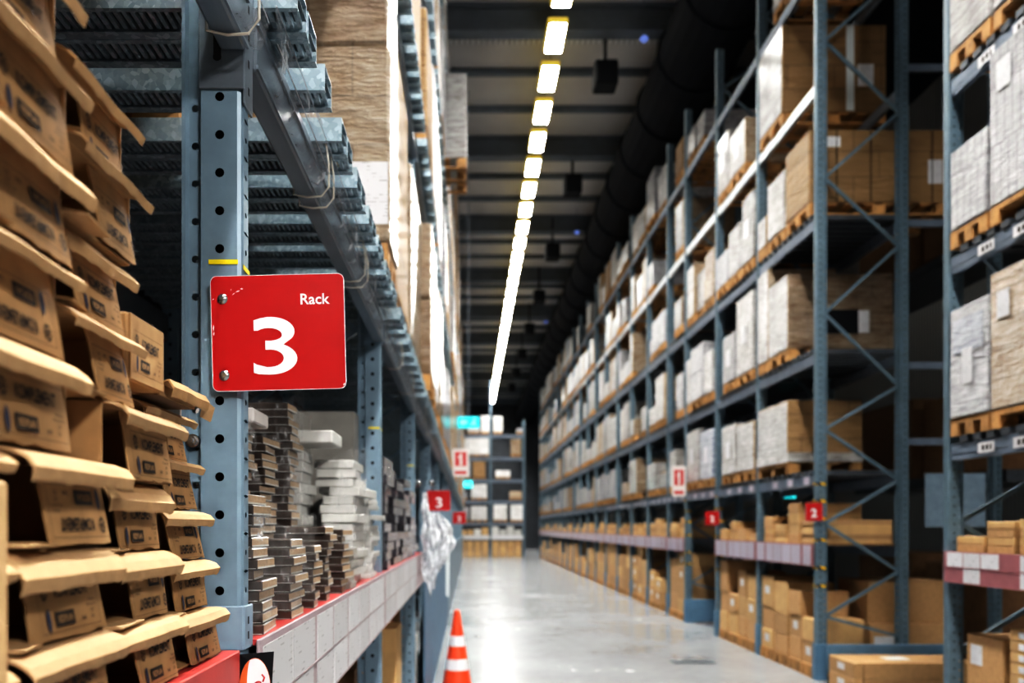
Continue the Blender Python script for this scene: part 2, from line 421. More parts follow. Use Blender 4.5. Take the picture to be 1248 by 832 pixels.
# luminaires: one continuous line down the aisle
LX, LZ, LS = 1.735, 11.72, 1.508
b1 = MB(); b1.cbox(-.20, .20, -.53, .53, .0, .10, .02)
b2 = MB(); b2.cbox(-.16, .16, -.475, .475, -.03, .001, .012)
b3 = MB(); b3.box(-.01, .01, -.5, -.48, .1, .728); 
b4 = MB(); b4.box(-.01, .01, .48, .5, .1, .728)
b5 = MB(); b5.cbox(-.15, .15, -.44, .44, .1005, .112, .004)
mc, md, mr, mr2, mu = b1.mesh('lamp_housing', ['lamp_case']), b2.mesh('diffuser', ['lamp_glow']), b3.mesh('hanger', ['ceil_steel']), b4.mesh('hanger', ['ceil_steel']), b5.mesh('upper_diffuser', ['lamp_up'])
seen = [i for i in range(-14, 60) if -24 < 16.695 + (i-12)*LS < 66]
vis0 = None
for i in seen:
    y = 16.695 + (i-12)*LS
    vis = y - .5 > 14.9
    if vis and vis0 is None: vis0 = i
    if vis:
        k = i - vis0
        lab = 'glowing white ceiling luminaire over the aisle, %s visible in the line from near end' % od(k)
    else:
        lab = 'glowing white ceiling luminaire overhead, %s of those above the near racks' % od(i+15)
    r = root('ceiling_luminaire', lab, 'ceiling light', (LX, y, LZ), 0, 'line of ceiling lights over the aisle')
    obj('lamp_housing', mc, r); obj('diffuser', md, r); obj('hanger', mr, r); obj('hanger', mr2, r)

# dark box units, glowing blue globes imitating glints on the duct
for i, y in enumerate([17.2 + 5.5*k for k in range(8)]):
    m = MB(); m.cbox(-.24, .24, -.24, .24, -.5, 0, .03); m.box(-.03, .03, -.03, .03, 0, .99)
    m.box(-.20, .20, -.252, -.238, -.42, -.08)
    o = obj('ceiling_unit', m, None, (2.83, y, 11.45), mats=['black_plastic'])
    tag(o, 'dark box-shaped unit hanging below the ceiling, %s from the near end' % od(i), 'ceiling unit', 'dark ceiling units')
for i, y in enumerate([16.6, 27.5, 39.5]):
    r = root('ceiling_lamp', 'tiny bluish round lamp hanging beside the dark duct, %s from near end' % od(i), 'lamp', (3.52+.06*i, y, 11.7), 0, 'bluish lamps by the duct')
    m = MB(); m.lathe([(.02, .0), (.06, -.02), (.085, -.05), (.06, -.10), (.02, -.12)], 14); obj('lamp_globe', m, r, mats=['spot_blue'])
    m = MB(); m.box(-.008, .008, -.008, .008, 0, ZC-11.702); obj('rod', m, r, mats=['ceil_steel'])
# unseen fill lamp added behind the camera to brighten faces turned towards it
L_ = bpy.data.lights.new('hall_light', 'AREA'); L_.energy = 430; L_.shape = 'RECTANGLE'; L_.size = 1.6; L_.size_y = .8; L_.color = (1, .96, .90)
lo = bpy.data.objects.new('hall_light', L_); C.objects.link(lo); lo.location = (4.6, -5.5, 6.2)
lo.rotation_euler = (Vector((-.5, 1.6, 1.7)) - lo.location).to_track_quat('-Z', 'Y').to_euler()
# ------------------------------------------------------------------ rack posts
PITCH = .0755
def post_mesh(name, nh, wx, dy, mats, z0=0.0, wide_front=True, seg=12):
    """upright: front flange on the +x side (x=0), webs with round holes facing -y and +y, rear lip"""
    m = MB(); H = nh*PITCH
    c = .010
    m.holes((-wx, 0, z0), (1, 0, 0), (0, 0, 1), nh, PITCH, wx-c, .0092, (wx-c)*.52, seg=seg)
    m.holes((-wx, dy, z0), (1, 0, 0), (0, 0, 1), nh, PITCH, wx-c, .0092, (wx-c)*.52, seg=6)
    for i in range(nh):       # front flange with short slots
        pass
    def strip(a, b):
        m.add([(a[0], a[1], z0), (b[0], b[1], z0), (b[0], b[1], z0+H), (a[0], a[1], z0+H)], [(0, 1, 2, 3)])
    strip((-c, 0), (-c*.3, c*.3)); strip((-c*.3, c*.3), (0, c)); strip((0, dy-c), (-c*.3, dy-c*.3)); strip((-c*.3, dy-c*.3), (-c, dy))
    m.holes((0, c, z0), (0, 1, 0), (0, 0, 1), nh, PITCH, dy-2*c, .006, (dy-2*c)*.5, seg=6)
    # rear step: recessed web with its own holes, then lip
    s = .020; rw = .026
    for yy, sg in ((0, 1), (dy, -1)):
        strip((-wx, yy), (-wx-.003, yy+sg*s*.8))
        m.holes((-wx-.003-rw, yy+sg*s*.8, z0-.016), (1, 0, 0), (0, 0, 1), nh, PITCH, rw, .0078, rw*.5, seg=8)
        strip((-wx-.003-rw, yy+sg*s*.8), (-wx-.006-rw, yy+sg*.002))
        strip((-wx-.006-rw, yy+sg*.002), (-wx-.013-rw, yy+sg*.002))
    m.box(-wx+.004, -.012, .004 if False else dy*.45, dy*.55, z0, z0+H, 1)   # dark core behind the holes
    return m.mesh(name, mats)
NHL = 139
LPOST = post_mesh('post', NHL, .082, .055, ['post_blue', 'slot_black'], .02)
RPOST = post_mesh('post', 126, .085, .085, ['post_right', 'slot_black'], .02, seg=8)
def foot_mesh(w, d):
    m = MB(); m.box(-w-.03, .01, -.03, d+.03, 0, .02)
    return m
LFOOT = foot_mesh(.11, .055).mesh('foot_plate', ['beam_dark'])

# ---- left rack
LF = -.453                       # face of the left rack's front posts
LY = [1.63 + 2.55*k for k in range(-1, 19)]         # post positions; index 1 is the near post
LDEEP = 1.12
LDECK = [1.14, 3.22, 5.25, 7.25]                    # plank tops above the eye
BR_L = [.3+.62*i for i in range(16)]
def brace_mesh(depth, zs, w=.035, flip=False):
    m = MB()
    for i in range(len(zs)-1):
        a, b = ((-depth, zs[i]), (0, zs[i+1])) if (i % 2) ^ flip else ((0, zs[i]), (-depth, zs[i+1]))
        m.bar((a[0], 0, a[1]), (b[0], 0, b[1]), w, w*.7, up=(0, 1, 0))
    return m
LBR = brace_mesh(LDEEP-.12-.12, BR_L, .03).mesh('brace', ['post_blue'])
LBR1 = brace_mesh(LDEEP-.24, [.3, .78, 1.2, 1.62, 2.04], .03).mesh('brace', ['post_blue'])
for k, y in enumerate(LY):
    nm = 'near post bearing the big red sign' if k == 1 else ('%s upright past the signed post' % od(k-2) if k > 1 else 'upright behind the near cartons, out by the camera')
    if k == 1: lab = 'blue-grey perforated rack upright carrying the big red sign'
    elif k == 0: lab = 'blue-grey rack upright nearest the camera side of the left carton bay'
    else: lab = 'blue-grey perforated left rack upright, %s past the big red sign' % od(k-2)
    r = root('rack_upright', lab, 'rack upright', (LF, y, 0), 0, 'left rack uprights')
    obj('post', LPOST, r); obj('post', LPOST, r, (-LDEEP, .055, 0), (0, 0, PI))
    obj('foot_plate', LFOOT, r); obj('foot_plate', LFOOT, r, (-LDEEP, .055, 0), (0, 0, PI))
    obj('brace', LBR1 if k == 1 else LBR, r, (-.13, .0275, 0))
    if k in (1, 2, 3):
        m = MB(); t = .0012
        zt = CZ + .5215 if k == 1 else CZ+.50
        m.box(-.066, -.008, -t-.001, -.0005, zt, zt+.009); m.box(.0005, .0005+t, .006, .05, zt-.008, zt+.001)
        o = obj('marker_tape', m, r, mats=['yellow_tape']); o['label'] = 'yellow tape marker'
    if k == 1:
        m = MB(); m.cbox(-.085, .006, -.006, -.001, CZ+.868, CZ+1.035, .0018); 
        m.box(-.055, -.040, -.0068, -.0058, CZ+.925, CZ+.975, 1)
        for zz in (CZ+.93,):
            m.add([(-.0475+.0085*math.cos(a), -.0072, zz+.0085*math.sin(a)) for a in [2*PI*q/14 for q in range(14)]], [tuple(range(14))], 1)
        o = obj('connector_plate', m, r, mats=['beam_grey', 'slot_black']); o['label'] = 'dark grey beam connector plate'
        m = MB(); m.cbox(.001, .006, -.002, .058, CZ+.84, CZ+1.14, .0015)
        for q in range(5): m.box(.0055, .0066, .022, .030, CZ+.87+q*.055, CZ+.885+q*.055, 1)
        obj('connector_plate', m, r, mats=['beam_grey', 'slot_black'])
        m = MB(); m.cbox(-.083, .004, -.006, -.001, CZ-.245, CZ-.157, .002); m.cbox(.001, .006, -.002, .06, CZ-.245, CZ-.157, .002)
        for q in range(2): m.box(.0055, .0066, .020, .028, CZ-.18-q*.03, CZ-.195-q*.03, 1)
        o = obj('connector_plate', m, r, mats=['post_light', 'slot_black']); o['label'] = 'pale blue lower connector plate'
        m = MB()
        m.tube([(-.0995, .014, CZ+.1715), (-.0995, .002, CZ+.1715)], .0135, 16)
        m.tube([(-.0995, .004, CZ+.1715), (-.0995, -.006, CZ+.1715)], .010, 6)
        m.tube([(-.0995, -.004, CZ+.1715), (-.0995, -.011, CZ+.1715)], .005, 12)
        o = obj('bolt', m, r, mats=['steel_bolt']); o['label'] = 'shiny steel bolt with washer'

# planks
def plank_mesh(double, ex=1.15):
    m = MB(); h = .062
    for q in range(2 if double else 1):
        y = q*.113; W = .098
        m.box(-ex, 0, y, y+.003, -h, 0); m.box(-ex, 0, y+.003, y+W, -.004, 0); m.box(-ex, 0, y+W-.003, y+W, -h, -.004)
        m.box(-ex, 0, y, y+.014, -h-.003, -h); m.box(-ex, 0, y+W-.014, y+W+.012, -h-.003, -h)
        x = -ex
        while x < -.012:
            m.box(x, x+.009, y+.014, y+W-.014, -h+.004, -h+.012); m.box(x+.009, x+.018, y+.014, y+W-.014, -h+.020, -h+.022, 1); x += .018
    return m
PS = plank_mesh(False).mesh('deck_plank', ['galvanised', 'galv_dark'])
PD = plank_mesh(True).mesh('deck_plank', ['galvanised', 'galv_dark'])
def far_deck(ylen, ex, dx, p=.31, w=.21, mats=('galvanised',)):
    m = MB(); y = .06
    while y + w < ylen:
        m.box(-ex, dx, y, y+w, -.062, 0); y += p
    return m
def beam_pair(par, y0, y1, xf, xr, z0, z1, mat, w=.05):
    m = MB(); m.cbox(-w, 0, 0, y1-y0, 0, z1-z0, .006)
    h = z1-z0
    m.box(-.001, .0015, .0, y1-y0, h*.28, h*.33, 1) if False else None
    obj('front_beam', m, par, (xf, 0, z0), mats=[mat])
    m = MB(); m.cbox(0, w, 0, y1-y0, 0, z1-z0, .006)
    obj('rear_beam', m, par, (xr, 0, z0), mats=[mat])
plank_list = [(1.70, 1), (2.02, 0), (2.285, 1), (2.60, 1), (2.91, 1), (3.20, 1), (3.50, 1), (3.80, 1)]
FARDECK_L = far_deck(2.49, 1.13, .085).mesh('deck', ['galvanised'])
for k in range(len(LY)-1):
    y0, y1 = LY[k]+.0625, LY[k+1]-.0085
    for li, zt in enumerate(LDECK):
        zb = CZ+zt-.065-.135
        who = 'over the near cartons' if k == 0 else '%s left bay past sign' % od(k-1)
        r = root('rack_shelf', 'grey beams with galvanised planks, %s upper level, %s' % (od(li), who), 'rack shelf', (0, y0, 0), 0, 'upper shelves of the left rack')
        h = .135
        m = MB(); L = y1-y0
        # front beam: box section with stepped face
        m.cbox(-.052, 0, 0, L, 0, h, .005); m.box(-.001, .006, .0, L, h*.70, h*.76); m.box(-.001, .004, 0, L, h*.03, h*.10)
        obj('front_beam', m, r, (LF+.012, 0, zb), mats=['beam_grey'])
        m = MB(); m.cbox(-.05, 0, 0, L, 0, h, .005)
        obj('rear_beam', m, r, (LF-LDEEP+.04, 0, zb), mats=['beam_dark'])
        if li <= 1 and k <= 3:
            for yy, dbl in plank_list:
                y = yy - LY[1] + LY[k] - y0 
                obj('deck_plank', PD if dbl else PS, r, (LF+.095, y, CZ+zt))
        else:
            obj('deck', FARDECK_L, r, (LF, 0, CZ+zt))
        if li == 0 and k <= 4:
            # clear label sleeve on the beam face with cable ties round beam and sleeve
            m = MB(); pr = [(0, 0), (.015, -.004), (.030, .018), (.037, .05), (.037, .09), (.034, .13), (.030, .155), (.022, .175)]
            nseg = 30
            for q in range(nseg):
                ya, yb = L*q/nseg, L*(q+1)/nseg
                for t in range(len(pr)-1):
                    j1 = .003*math.sin(q*1.7+t); j2 = .003*math.sin((q+1)*1.7+t); j3 = .003*math.sin(q*1.7+t+1); j4 = .003*math.sin((q+1)*1.7+t+1)
                    m.add([(pr[t][0]+j1, ya, pr[t][1]), (pr[t][0]+j2, yb, pr[t][1]), (pr[t+1][0]+j4, yb, pr[t+1][1]), (pr[t+1][0]+j3, ya, pr[t+1][1])], [(0, 1, 2, 3)])
            o = obj('label_sleeve', m, r, (LF+.019, 0, zb+.004), mats=['sleeve_film']); o['label'] = 'clear plastic label sleeve along the beam'
            for ex_, ez_ in ((.0375, .05), (.0345, .13), (.0225, .176)): m = MB(); m.tube([(ex_, 0, ez_), (ex_, L, ez_)], .0012, 5); obj('sleeve_edge', m, r, (LF+.019, 0, zb+.004), mats=['sleeve_rim'])  # pale tubes painting highlights along the sleeve's edge and curve
            for ty in ([L-.075] if k == 0 else [.62, .70, 1.42, 1.50] if k == 1 else [.6, 1.5]):
                m = MB(); pts = [(-.056, 0, -.004), (-.02, 0, -.007), (.02, 0, -.004), (.042, .004, .02), (.044, .004, .08), (.036, 0, .14), (0, 0, .150), (-.05, 0, .142), (-.058, 0, .07)]
                m.tube([(x+.0, y+.012*math.sin(i), z) for i, (x, y, z) in enumerate(pts)], .0028, 6, closed=True)
                obj('cable_tie', m, r, (LF+.012, ty, zb), mats=['tie_clear'])
            if k == 1:
                m = MB(); m.lathe([(.002, -.008), (.009, -.004), (.009, .004), (.002, .008)], 10)
                o = obj('tie_head', m, r, (LF+.05, .80, zb+.16), mats=['tie_white'])

# ---- left picking shelf (red board with label strip), Y bays
def ly(px, X): return -X*1000/(573-px)
SX = -.425; ZS = CZ-.232
CARDW, CARDG = .275, .008
def card_obj(name, w, h, loc, label, group, mat='card_label', face=1):
    m = MB(); m.box(0, .002*face, 0, w, 0, h)
    o = obj(name, m, None, loc, mats=[mat]); tag(o, label, 'price card', group); return o
for k in range(4):
    y0, y1 = (LY[k]+.058, LY[k+1]-.005)
    a0 = y0 if k else 0.1
    e0, e1 = (a0, 1.515) if k == 0 else ((1.70 if k == 1 else LY[k]-.06), LY[k+1]-.062 if k < 3 else 7.5)
    if k == 1: e0 = 1.66
    who = 'under the opened cartons' if k == 0 else 'under the %s' % ['', 'stacks of wrapped flat packs', 'dark silver-wrapped stacks', 'hanging film'][k]
    r = root('picking_shelf', 'red-edged picking shelf %s beside the aisle' % who, 'shelf', (0, 0, 0), 0, 'red picking shelves of the left rack')
    m = MB()
    m.box(LF+.003 if k else LF+.003, SX-.004, e0, e1, ZS-.012, ZS); 
    m.box(LF-LDEEP+.14, LF-.002, y0+.002 if k else .1, y1-.002, ZS-.012, ZS)
    m2 = MB(); m2.box(LF-LDEEP+.14, SX-.009, y0+.002 if k else .1, [1.545, y1-.002, y1-.002, 7.5][k], ZS-.012, ZS) 
    obj('shelf_board', m2 if k == 0 else m2, r, mats=['red_shelf'])
    m = MB(); m.cbox(SX-.008, SX, e0, e1, ZS-.262, ZS+.004, .002); m.box(SX-.002, SX+.0035, e0, e1, ZS-.262, ZS-.256); m.box(SX-.002, SX+.0035, e0, e1, ZS-.1385, ZS-.1355)
    obj('label_strip', m, r, mats=['strip_grey' if k else 'red_shelf'])
    m = MB(); m.cbox(LF-.05, LF-.005, y0+.002, y1-.002 if k < 3 else 7.5, ZS-.14, ZS-.014, .004)
    obj('front_beam', m, r, mats=['beam_grey'])
    if k == 3: continue
    # cards, two rows
    y = e0 + .02; i = 0
    while y + CARDW < e1 + .02:
        for row in (0, 1):
            wv = min(CARDW - R.choice([0, 0, .01, .02]), e1-.004-y)
            if wv < .1: continue
            z = ZS - (.135 if row == 0 else .255)
            bay = ['carton bay', 'flat pack bay', 'silver bay'][k]
            if k == 0 and y < .75: continue
            card_obj('price_card', wv, .122 if row == 0 else .112, (SX+.0003, y, z), '%s white printed card in the %s row below the %s' % (od(i), ['upper', 'lower'][row], ['opened cartons', 'wrapped flat packs', 'silver-wrapped stacks'][k]), 'price cards on the left shelf edge')
        y += CARDW + CARDG + (.03 if i % 2 else 0); i += 1

# ---- big red sign
def rounded(w, h, r, n=6):
    P = []
    for cx, cz, a0 in ((w/2-r, h/2-r, 0), (-w/2+r, h/2-r, PI/2), (-w/2+r, -h/2+r, PI), (w/2-r, -h/2+r, 1.5*PI)):
        for i in range(n+1):
            a = a0 + PI/2*i/n; P.append((cx+r*math.cos(a), cz+r*math.sin(a)))
    return P
def three(cx, cz, H, wd, st):
    """bold figure 3 as one outline: two bowls with flat terminals"""
    def arc(ox, oz, rx, rz, a0, a1, n=14): return [(ox+rx*math.cos(math.radians(a0+(a1-a0)*i/n)), oz+rz*math.sin(math.radians(a0+(a1-a0)*i/n))) for i in range(n+1)]
    # unit figure: width 1, height 1.3 ; origin bottom-left
    o = []
    o += [(.05, 1.235), (.05, 1.0)]                       # upper terminal
    o += [(.09, 1.0)] + arc(.37, .90, .30, .155, 140, 8, 8)            # inner top bowl, going right
    o += arc(.37, .88, .30, .115, 0, -80, 6)
    o += [(.30, .77), (.30, .565), (.40, .565)]
    o += arc(.40, .37, .30, .195, 85, -85, 12)
    o += [(.33, .172), (.10, .235), (.03, .28), (.03, .05)]
    o += [(.14, .015)] + arc(.42, .36, .58, .36, -95, 55, 14)
    o += [(.70, .675), (.73, .70)]
    o += arc(.40, .97, .55, .335, -28, 95, 14)
    o += [(.2, 1.28)]
    return [(cx+(x-.5)*wd, cz+(z-.65)*H/1.3) for x, z in o]
def sign_board(name, loc, w, h, label, group, near=False, tilt=0, cat='sign'):
    r = root(name, label, cat, loc, 0, group); r.rotation_euler = (0, tilt, 0)
    m = MB(); m.prism(rounded(w, h, .012*w/.262), -.0012, .0018); o = obj('sign_plate', m, r, mats=['red_paint'])
    m = MB(); m.prism(rounded(w+.0022, h+.0022, .0125*w/.262), -.0010, .0016)
    o = obj('plate_edge', m, r, mats=['white_paint']); o['label'] = 'worn white edge of the plate'
    return r
def flat(mb_vs_fs, cx, cz, y, m, mi=0):
    vs, fs = mb_vs_fs; m.add([(x+cx, y, z+cz) for x, z, _ in vs], fs, mi)
PXM = 1000/1.612
sx = (339.2-573)/PXM; sz = CZ + (642-405)/PXM
s1 = sign_board('rack_sign', (sx, 1.612, sz), .2605, .2245, 'big red plate with white figure three bolted to the near upright', None, True, math.radians(-1.4))
m = MB(); P = three((334.3-339.2)/PXM, -(421.3-405)/PXM, 70/PXM, 55/PXM, 0); m.prism(P, -.0019, -.0011)
o = obj('numeral', m, s1, mats=['white_paint']); o['label'] = 'bold white numeral'
m = MB(); flat(text_mesh('Rack', .0295, .0005), (384-339.2)/PXM, (405-366)/PXM, -.0016, m)
o = obj('lettering', m, s1, mats=['white_paint']); o['label'] = 'small white lettering'
for zz in (363, 456):
    m = MB(); m.lathe([(.0102, 0), (.0105, .002), (.008, .0045), (.0055, .006), (.0055, .0085), (.001, .009)], 16)
    o = obj('rivet', m, s1, ((272.5-339.2)/PXM, -.0012, (405-zz)/PXM), (PI/2, 0, 0), mats=['steel_bolt'])
# scuff marks on the plate
m = MB()
for (px, py, a, l, w_) in ((286, 357, .6, 5, 1.2), (291, 354, .3, 6, 1.8), (296, 351, -.2, 4, 2.0), (283, 352, 1.2, 3, .8), (260.6, 398, 1.5, 8, 1.5), (260.8, 405, 1.4, 5, 1.6), (261, 363, .4, 3, .8), (418, 470, .8, 4, 2)):
    cx, cz = (px-339.2)/PXM, (405-py)/PXM; l /= PXM; w_ /= PXM; ca, sa = math.cos(a), math.sin(a)
    m.add([(cx+l/2*ca*u-w_/2*sa*v, -.0015, cz+l/2*sa*u+w_/2*ca*v) for u, v in ((-1, -.4), (.3, -1), (1, .2), (0, 1))], [(0, 1, 2, 3)])
o = obj('scratch', m, s1, mats=['white_paint']); o['label'] = 'pale scratches in the red paint'

def small_sign(y, zc, x0, x1, h, label, num='3', group='smaller red rack number plates'):
    r = sign_board('rack_sign', ((x0+x1)/2, y, zc), abs(x1-x0), h, label, group)
    m = MB(); P = three(0, -.02, h*.5, abs(x1-x0)*.28, 0) if num == '3' else None
    if P: m.prism(P, -.003, -.0011)
    else: flat(text_mesh(num, h*.62, .006), 0, -.02, -.003, m)
    o = obj('numeral', m, r, mats=['white_paint'])
    return r
small_sign(LY[4]-.02, CZ+.297, -.483, -.222, .225, 'small red plate with white three above the hanging plastic film')
small_sign(LY[7]-.02, CZ+.19, -.36, -.09, .24, 'distant red plate past the film, partly behind the nearer red plate')

# ---- black card with round emblem at the foot of the near post
r = root('emblem_card', 'black card with orange and white round emblem below the near post', 'card', (-.402, 1.53, CZ-.300), 0)
m = MB(); m.prism([(-.036, -.085), (.027, -.085), (.036, .068), (-.033, .062)], 0, .0015); obj('card_sheet', m, r, mats=['black_plastic'])
m = MB(); circ = [(.001+.029*math.cos(a), .0+.056*math.sin(a)) for a in [2*PI*i/28 for i in range(28)]]
m.prism(circ, -.001, 0); o = obj('emblem', m, r, mats=['logo_orange'])
m = MB(); m.prism([(.001+.0285*math.cos(a), .055*math.sin(a)) for a in [-PI/2+PI*i/16 for i in range(17)]] + [(-.006+.008*math.cos(a), .055*math.sin(a)) for a in [PI/2+PI*i/10 for i in range(1, 10)]], -.0016, -.0008)
o2 = obj('white_half', m, o, mats=['white_paint'])
m = MB(); m.tube([(.008+.012*math.cos(a), -.002, -.012+.024*math.sin(a)) for a in [2.9-i*.22 for i in range(9)]], .002, 6); m.tube([(.016, -.002, .012), (.019, -.002, .02), (.014, -.002, .026)], .0018, 6)
obj('swirl', m, o, mats=['red_paint'])

# ------------------------------------------------------------------ opened cartons in the near left bay
def fit(body, wd, ht, bold=.0):
    vs, fs = text_mesh(body, 1, bold)
    xs = [v[0] for v in vs]; ys = [v[1] for v in vs]
    cx, cy = (min(xs)+max(xs))/2, (min(ys)+max(ys))/2; kx, ky = wd/(max(xs)-min(xs)), ht/(max(ys)-min(ys))
    return [((x-cx)*kx, (y-cy)*ky, 0) for x, y, _ in vs], fs
T_NAME = fit('KOMPLEMENT', .074, .0125, .03)
T_NUM = fit('REDPLAN', .030, .0065, .02)
T_S1 = fit('Made in', .016, .003); T_S2 = fit('702.463.91', .022, .003); T_S3 = fit('50x58', .010, .004, .02); T_S4 = fit('1/1', .006, .004, .02)
def print_mesh():
    m = MB()
    def put(t, cy, cz, x=.0008, mi=0):
        vs, fs = t; m.add([(x, a+cy, b+cz) for a, b, _ in vs], fs, mi)
    def rect(y0, y1, z0, z1, mi=0, x=.0006): m.add([(x, y0, z0), (x, y1, z0), (x, y1, z1), (x, y0, z1)], [(0, 1, 2, 3)], mi)
    def ell(cy, cz, ry, rz, mi=0, x=.0006): m.add([(x, cy+ry*math.cos(a), cz+rz*math.sin(a)) for a in [2*PI*i/14 for i in range(14)]], [tuple(range(14))], mi)
    put(T_NAME, .008, .012)
    # round pictogram beside the word
    for i in range(9):
        a = 2*PI*i/9; ell(-.049+.0055*math.cos(a), .0125+.0065*math.sin(a), .0017, .002)
    ell(-.049, .0125, .002, .0035)
    rect(-.034, .006, -.020, -.0065); put(T_NUM, -.014, -.0133, .0011, 1)
    ell(-.047, -.013, .0042, .0105, 2)
    put(T_S1, .050, .000); put(T_S2, .046, -.005); put(T_S3, .026, -.0165); put(T_S4, .046, -.0165); put(T_S4, .047, -.0105)
    rect(-.062, .064, .0238, .0243); rect(-.062, .064, -.0243, -.0238); rect(-.0625, -.062, -.0243, .0243); rect(.0635, .064, -.0243, .0243)
    return m.mesh('print', ['ink', 'card', 'ink_blue'])
PRINT = print_mesh()
def flap_mesh(w, out, drop, lip, seed, tearL=0, tearR=0, rise=0):
    """folded-out lid flap: outward ledge then a hanging torn lip; starts at x=0"""
    r = random.Random(seed); m = MB(); n = 16; rows = []
    ph = r.uniform(0, 6)
    for i in range(n+1):
        y = w*i/n; wob = .0015*math.sin(i*.55+ph) ; sag = rise*math.sin(PI*i/n)
        t = .0004 if i % 5 else -.0014
        rows.append([(0, y, 0), (out*.5+wob, y, -drop*.35+sag*.6), (out+wob, y+.001*r.uniform(-1, 1), -drop+sag), (out+.008+wob, y, -drop-lip*.5+sag), (out+.005+wob+r.uniform(-.001, .001), y, -drop-lip+t+r.uniform(-.0004, .0004)+sag)])
    th = .0028
    for side in (0, 1):
        pass
    b = []
    for row in rows: b += row
    vs = b + [(x-th*.6, y, z-th) for x, y, z in b]
    K = 5; fs = []; off = len(b); mi = []
    for i in range(n):
        for j in range(K-1):
            a = i*K+j
            fs.append((a, a+1, a+K+1, a+K)); fs.append((off+a, off+a+K, off+a+K+1, off+a+1))
    for i in range(n):
        a = i*K+K-1; fs.append((a, off+a, off+a+K, a+K))
    for i0 in (0, n):
        for j in range(K-1):
            a = i0*K+j; f = (a, off+a, off+a+1, a+1); fs.append(f if i0 == 0 else f[::-1])
    m.add(vs, fs); return m
CT = .003
cart_i = 0
def open_carton(label, y, z, W, H, D, hole, seed, flip=False, xf=-.46, yaw=0, out=.045, drop=.014, lip=.03, lipflap=True, rise=0, hole_side='near', both=False):
    r = random.Random(seed)
    t = root('opened_carton', label, 'carton', (xf, y, CZ+z), yaw, 'opened cartons stacked on the near picking shelf')
    m = MB()
    m.box(-D, 0, 0, W, 0, CT); m.box(-D, 0, 0, W, H-CT, H); m.box(-D, 0, 0, CT, CT, H-CT); m.box(-D, 0, W-CT, W, CT, H-CT); m.box(-D, -D+CT, CT, W-CT, CT, H-CT)
    m.box(-D*.5, -D*.5+CT, CT, W-CT, CT, H-CT)
    obj('carton_shell', m, t, mats=['card'])
    a, b = (hole, W) if hole_side == 'near' else (0, W-hole)
    m = MB(); n = 8; tilt = r.uniform(.010, .020); slant = r.uniform(-.006, .014)
    vs = []
    for i in range(n+1):
        f = i/n
        for j in range(5):
            g = j/4
            x = -.006 + tilt*(1-g) + .0025*math.sin(f*PI)*g
            ya = a + slant*(1-g) + (r.uniform(-.001, .001) if i == 0 else 0)
            vs.append((x, ya + (b-ya)*f, H*g if 0 < j < 4 else (.001 + r.uniform(-.002, .002) if j == 0 else H-.004)))
    N5 = len(vs); vs += [(x-.0025, yy, zz) for x, yy, zz in vs]
    fs = []
    for i in range(n):
        for j in range(4):
            q = i*5+j; fs.append((q, q+5, q+6, q+1)); fs.append((N5+q, N5+q+1, N5+q+6, N5+q+5))
    for j in range(4):
        fs.append((j, j+1, N5+j+1, N5+j)); q = n*5+j; fs.append((q, N5+q, N5+q+1, q+1))
    for i in range(n):
        q = i*5; fs.append((q, N5+q, N5+q+5, q+5)); q = i*5+4; fs.append((q, q+5, N5+q+5, N5+q))
    m.add(vs, fs)
    pn = obj('front_panel', m, t, mats=['card'])
    pw = b-a; s = min(1.0, pw/.14)
    ang = math.atan2(tilt, H)
    pr = obj('print', PRINT, pn, (-.006 + tilt*.56 + .0036, (a+b)/2+slant*.3, H*.385), (PI if flip else 0, -ang*(-1), 0))
    pr.rotation_euler = (PI if flip else 0, -ang, 0)
    pr.scale = (1, s*1.08, min(1.25, H/.066)); pr['label'] = 'dark print with the word upside down' if flip else 'dark printed lettering and marks'
    fl = obj('lid_flap', flap_mesh(W-.002, out, drop, lip, seed, rise=rise), t, (.0, .001, H+.0005), mats=['card_lip'])
    if lipflap and hole > .03:
        q = MB(); y0, y1 = (.004, hole-.004) if hole_side == 'near' else (W-hole+.004, W-.004)
        q.add([(0, y0, .003), (0, y1, .003), (.022, y1+.006, -.006), (.030, y0+.01, -.012), (0, y0, .0005), (0, y1, .0005), (.021, y1+.006, -.0085), (.029, y0+.01, -.0145)],
              [(0, 3, 2, 1), (4, 5, 6, 7), (1, 2, 6, 5), (2, 3, 7, 6), (3, 0, 4, 7)])
        q.v = [(x, y_, max(z_, .0004)+ (.0025 if n_ < 4 else 0)) for n_, (x, y_, z_) in enumerate(q.v)]
        obj('side_flap', q, t, mats=['card_lip'])
    return t
P_ROW = .0865; H_ROW = .0835
seed = 100
colname = ['outer column beside the upright', 'middle column', 'nearest blurred column']
# outer column: five rows
for i in range(5):
    seed += 1
    open_carton('opened cardboard carton, %s from the shelf in the %s' % (od(i), colname[0]), 1.269 + [0, .0, .008, -.002, .0][i] - .006*i*.0, -.229 + P_ROW*i, .232, H_ROW, .42, [.078, .070, .075, .085, .08][i], seed,
                flip=[False, False, True, False, False][i], xf=-.466 - [.0, .020, .036, .046, .064][i], out=[.020, .022, .024, .020, .024][i], drop=[.003, .007, .006, .003, .006][i], lip=[.020, .017, .018, .014, .014][i], lipflap=i > 0)
# middle column
for i in range(8):
    seed += 1
    open_carton('opened cardboard carton, %s from the shelf in the %s' % (od(i), colname[1]), (1.033 if i < 4 else .930), -.229 + .098*i, .230 if i < 4 else .20, .095, .42, [.085, .10, .08, .07, .095, .07, .09, .08, .075, .08][i], seed,
                flip=i in (1, 4, 6), xf=-.460 - .010*(i % 3) - (.0015*i), out=[.020, .026, .022, .026, .024, .024, .028, .026][i], drop=.007 + .004*(i % 3), lip=[.020, .022, .024, .02, .014, .018, .016, .016][i], lipflap=i > 0)
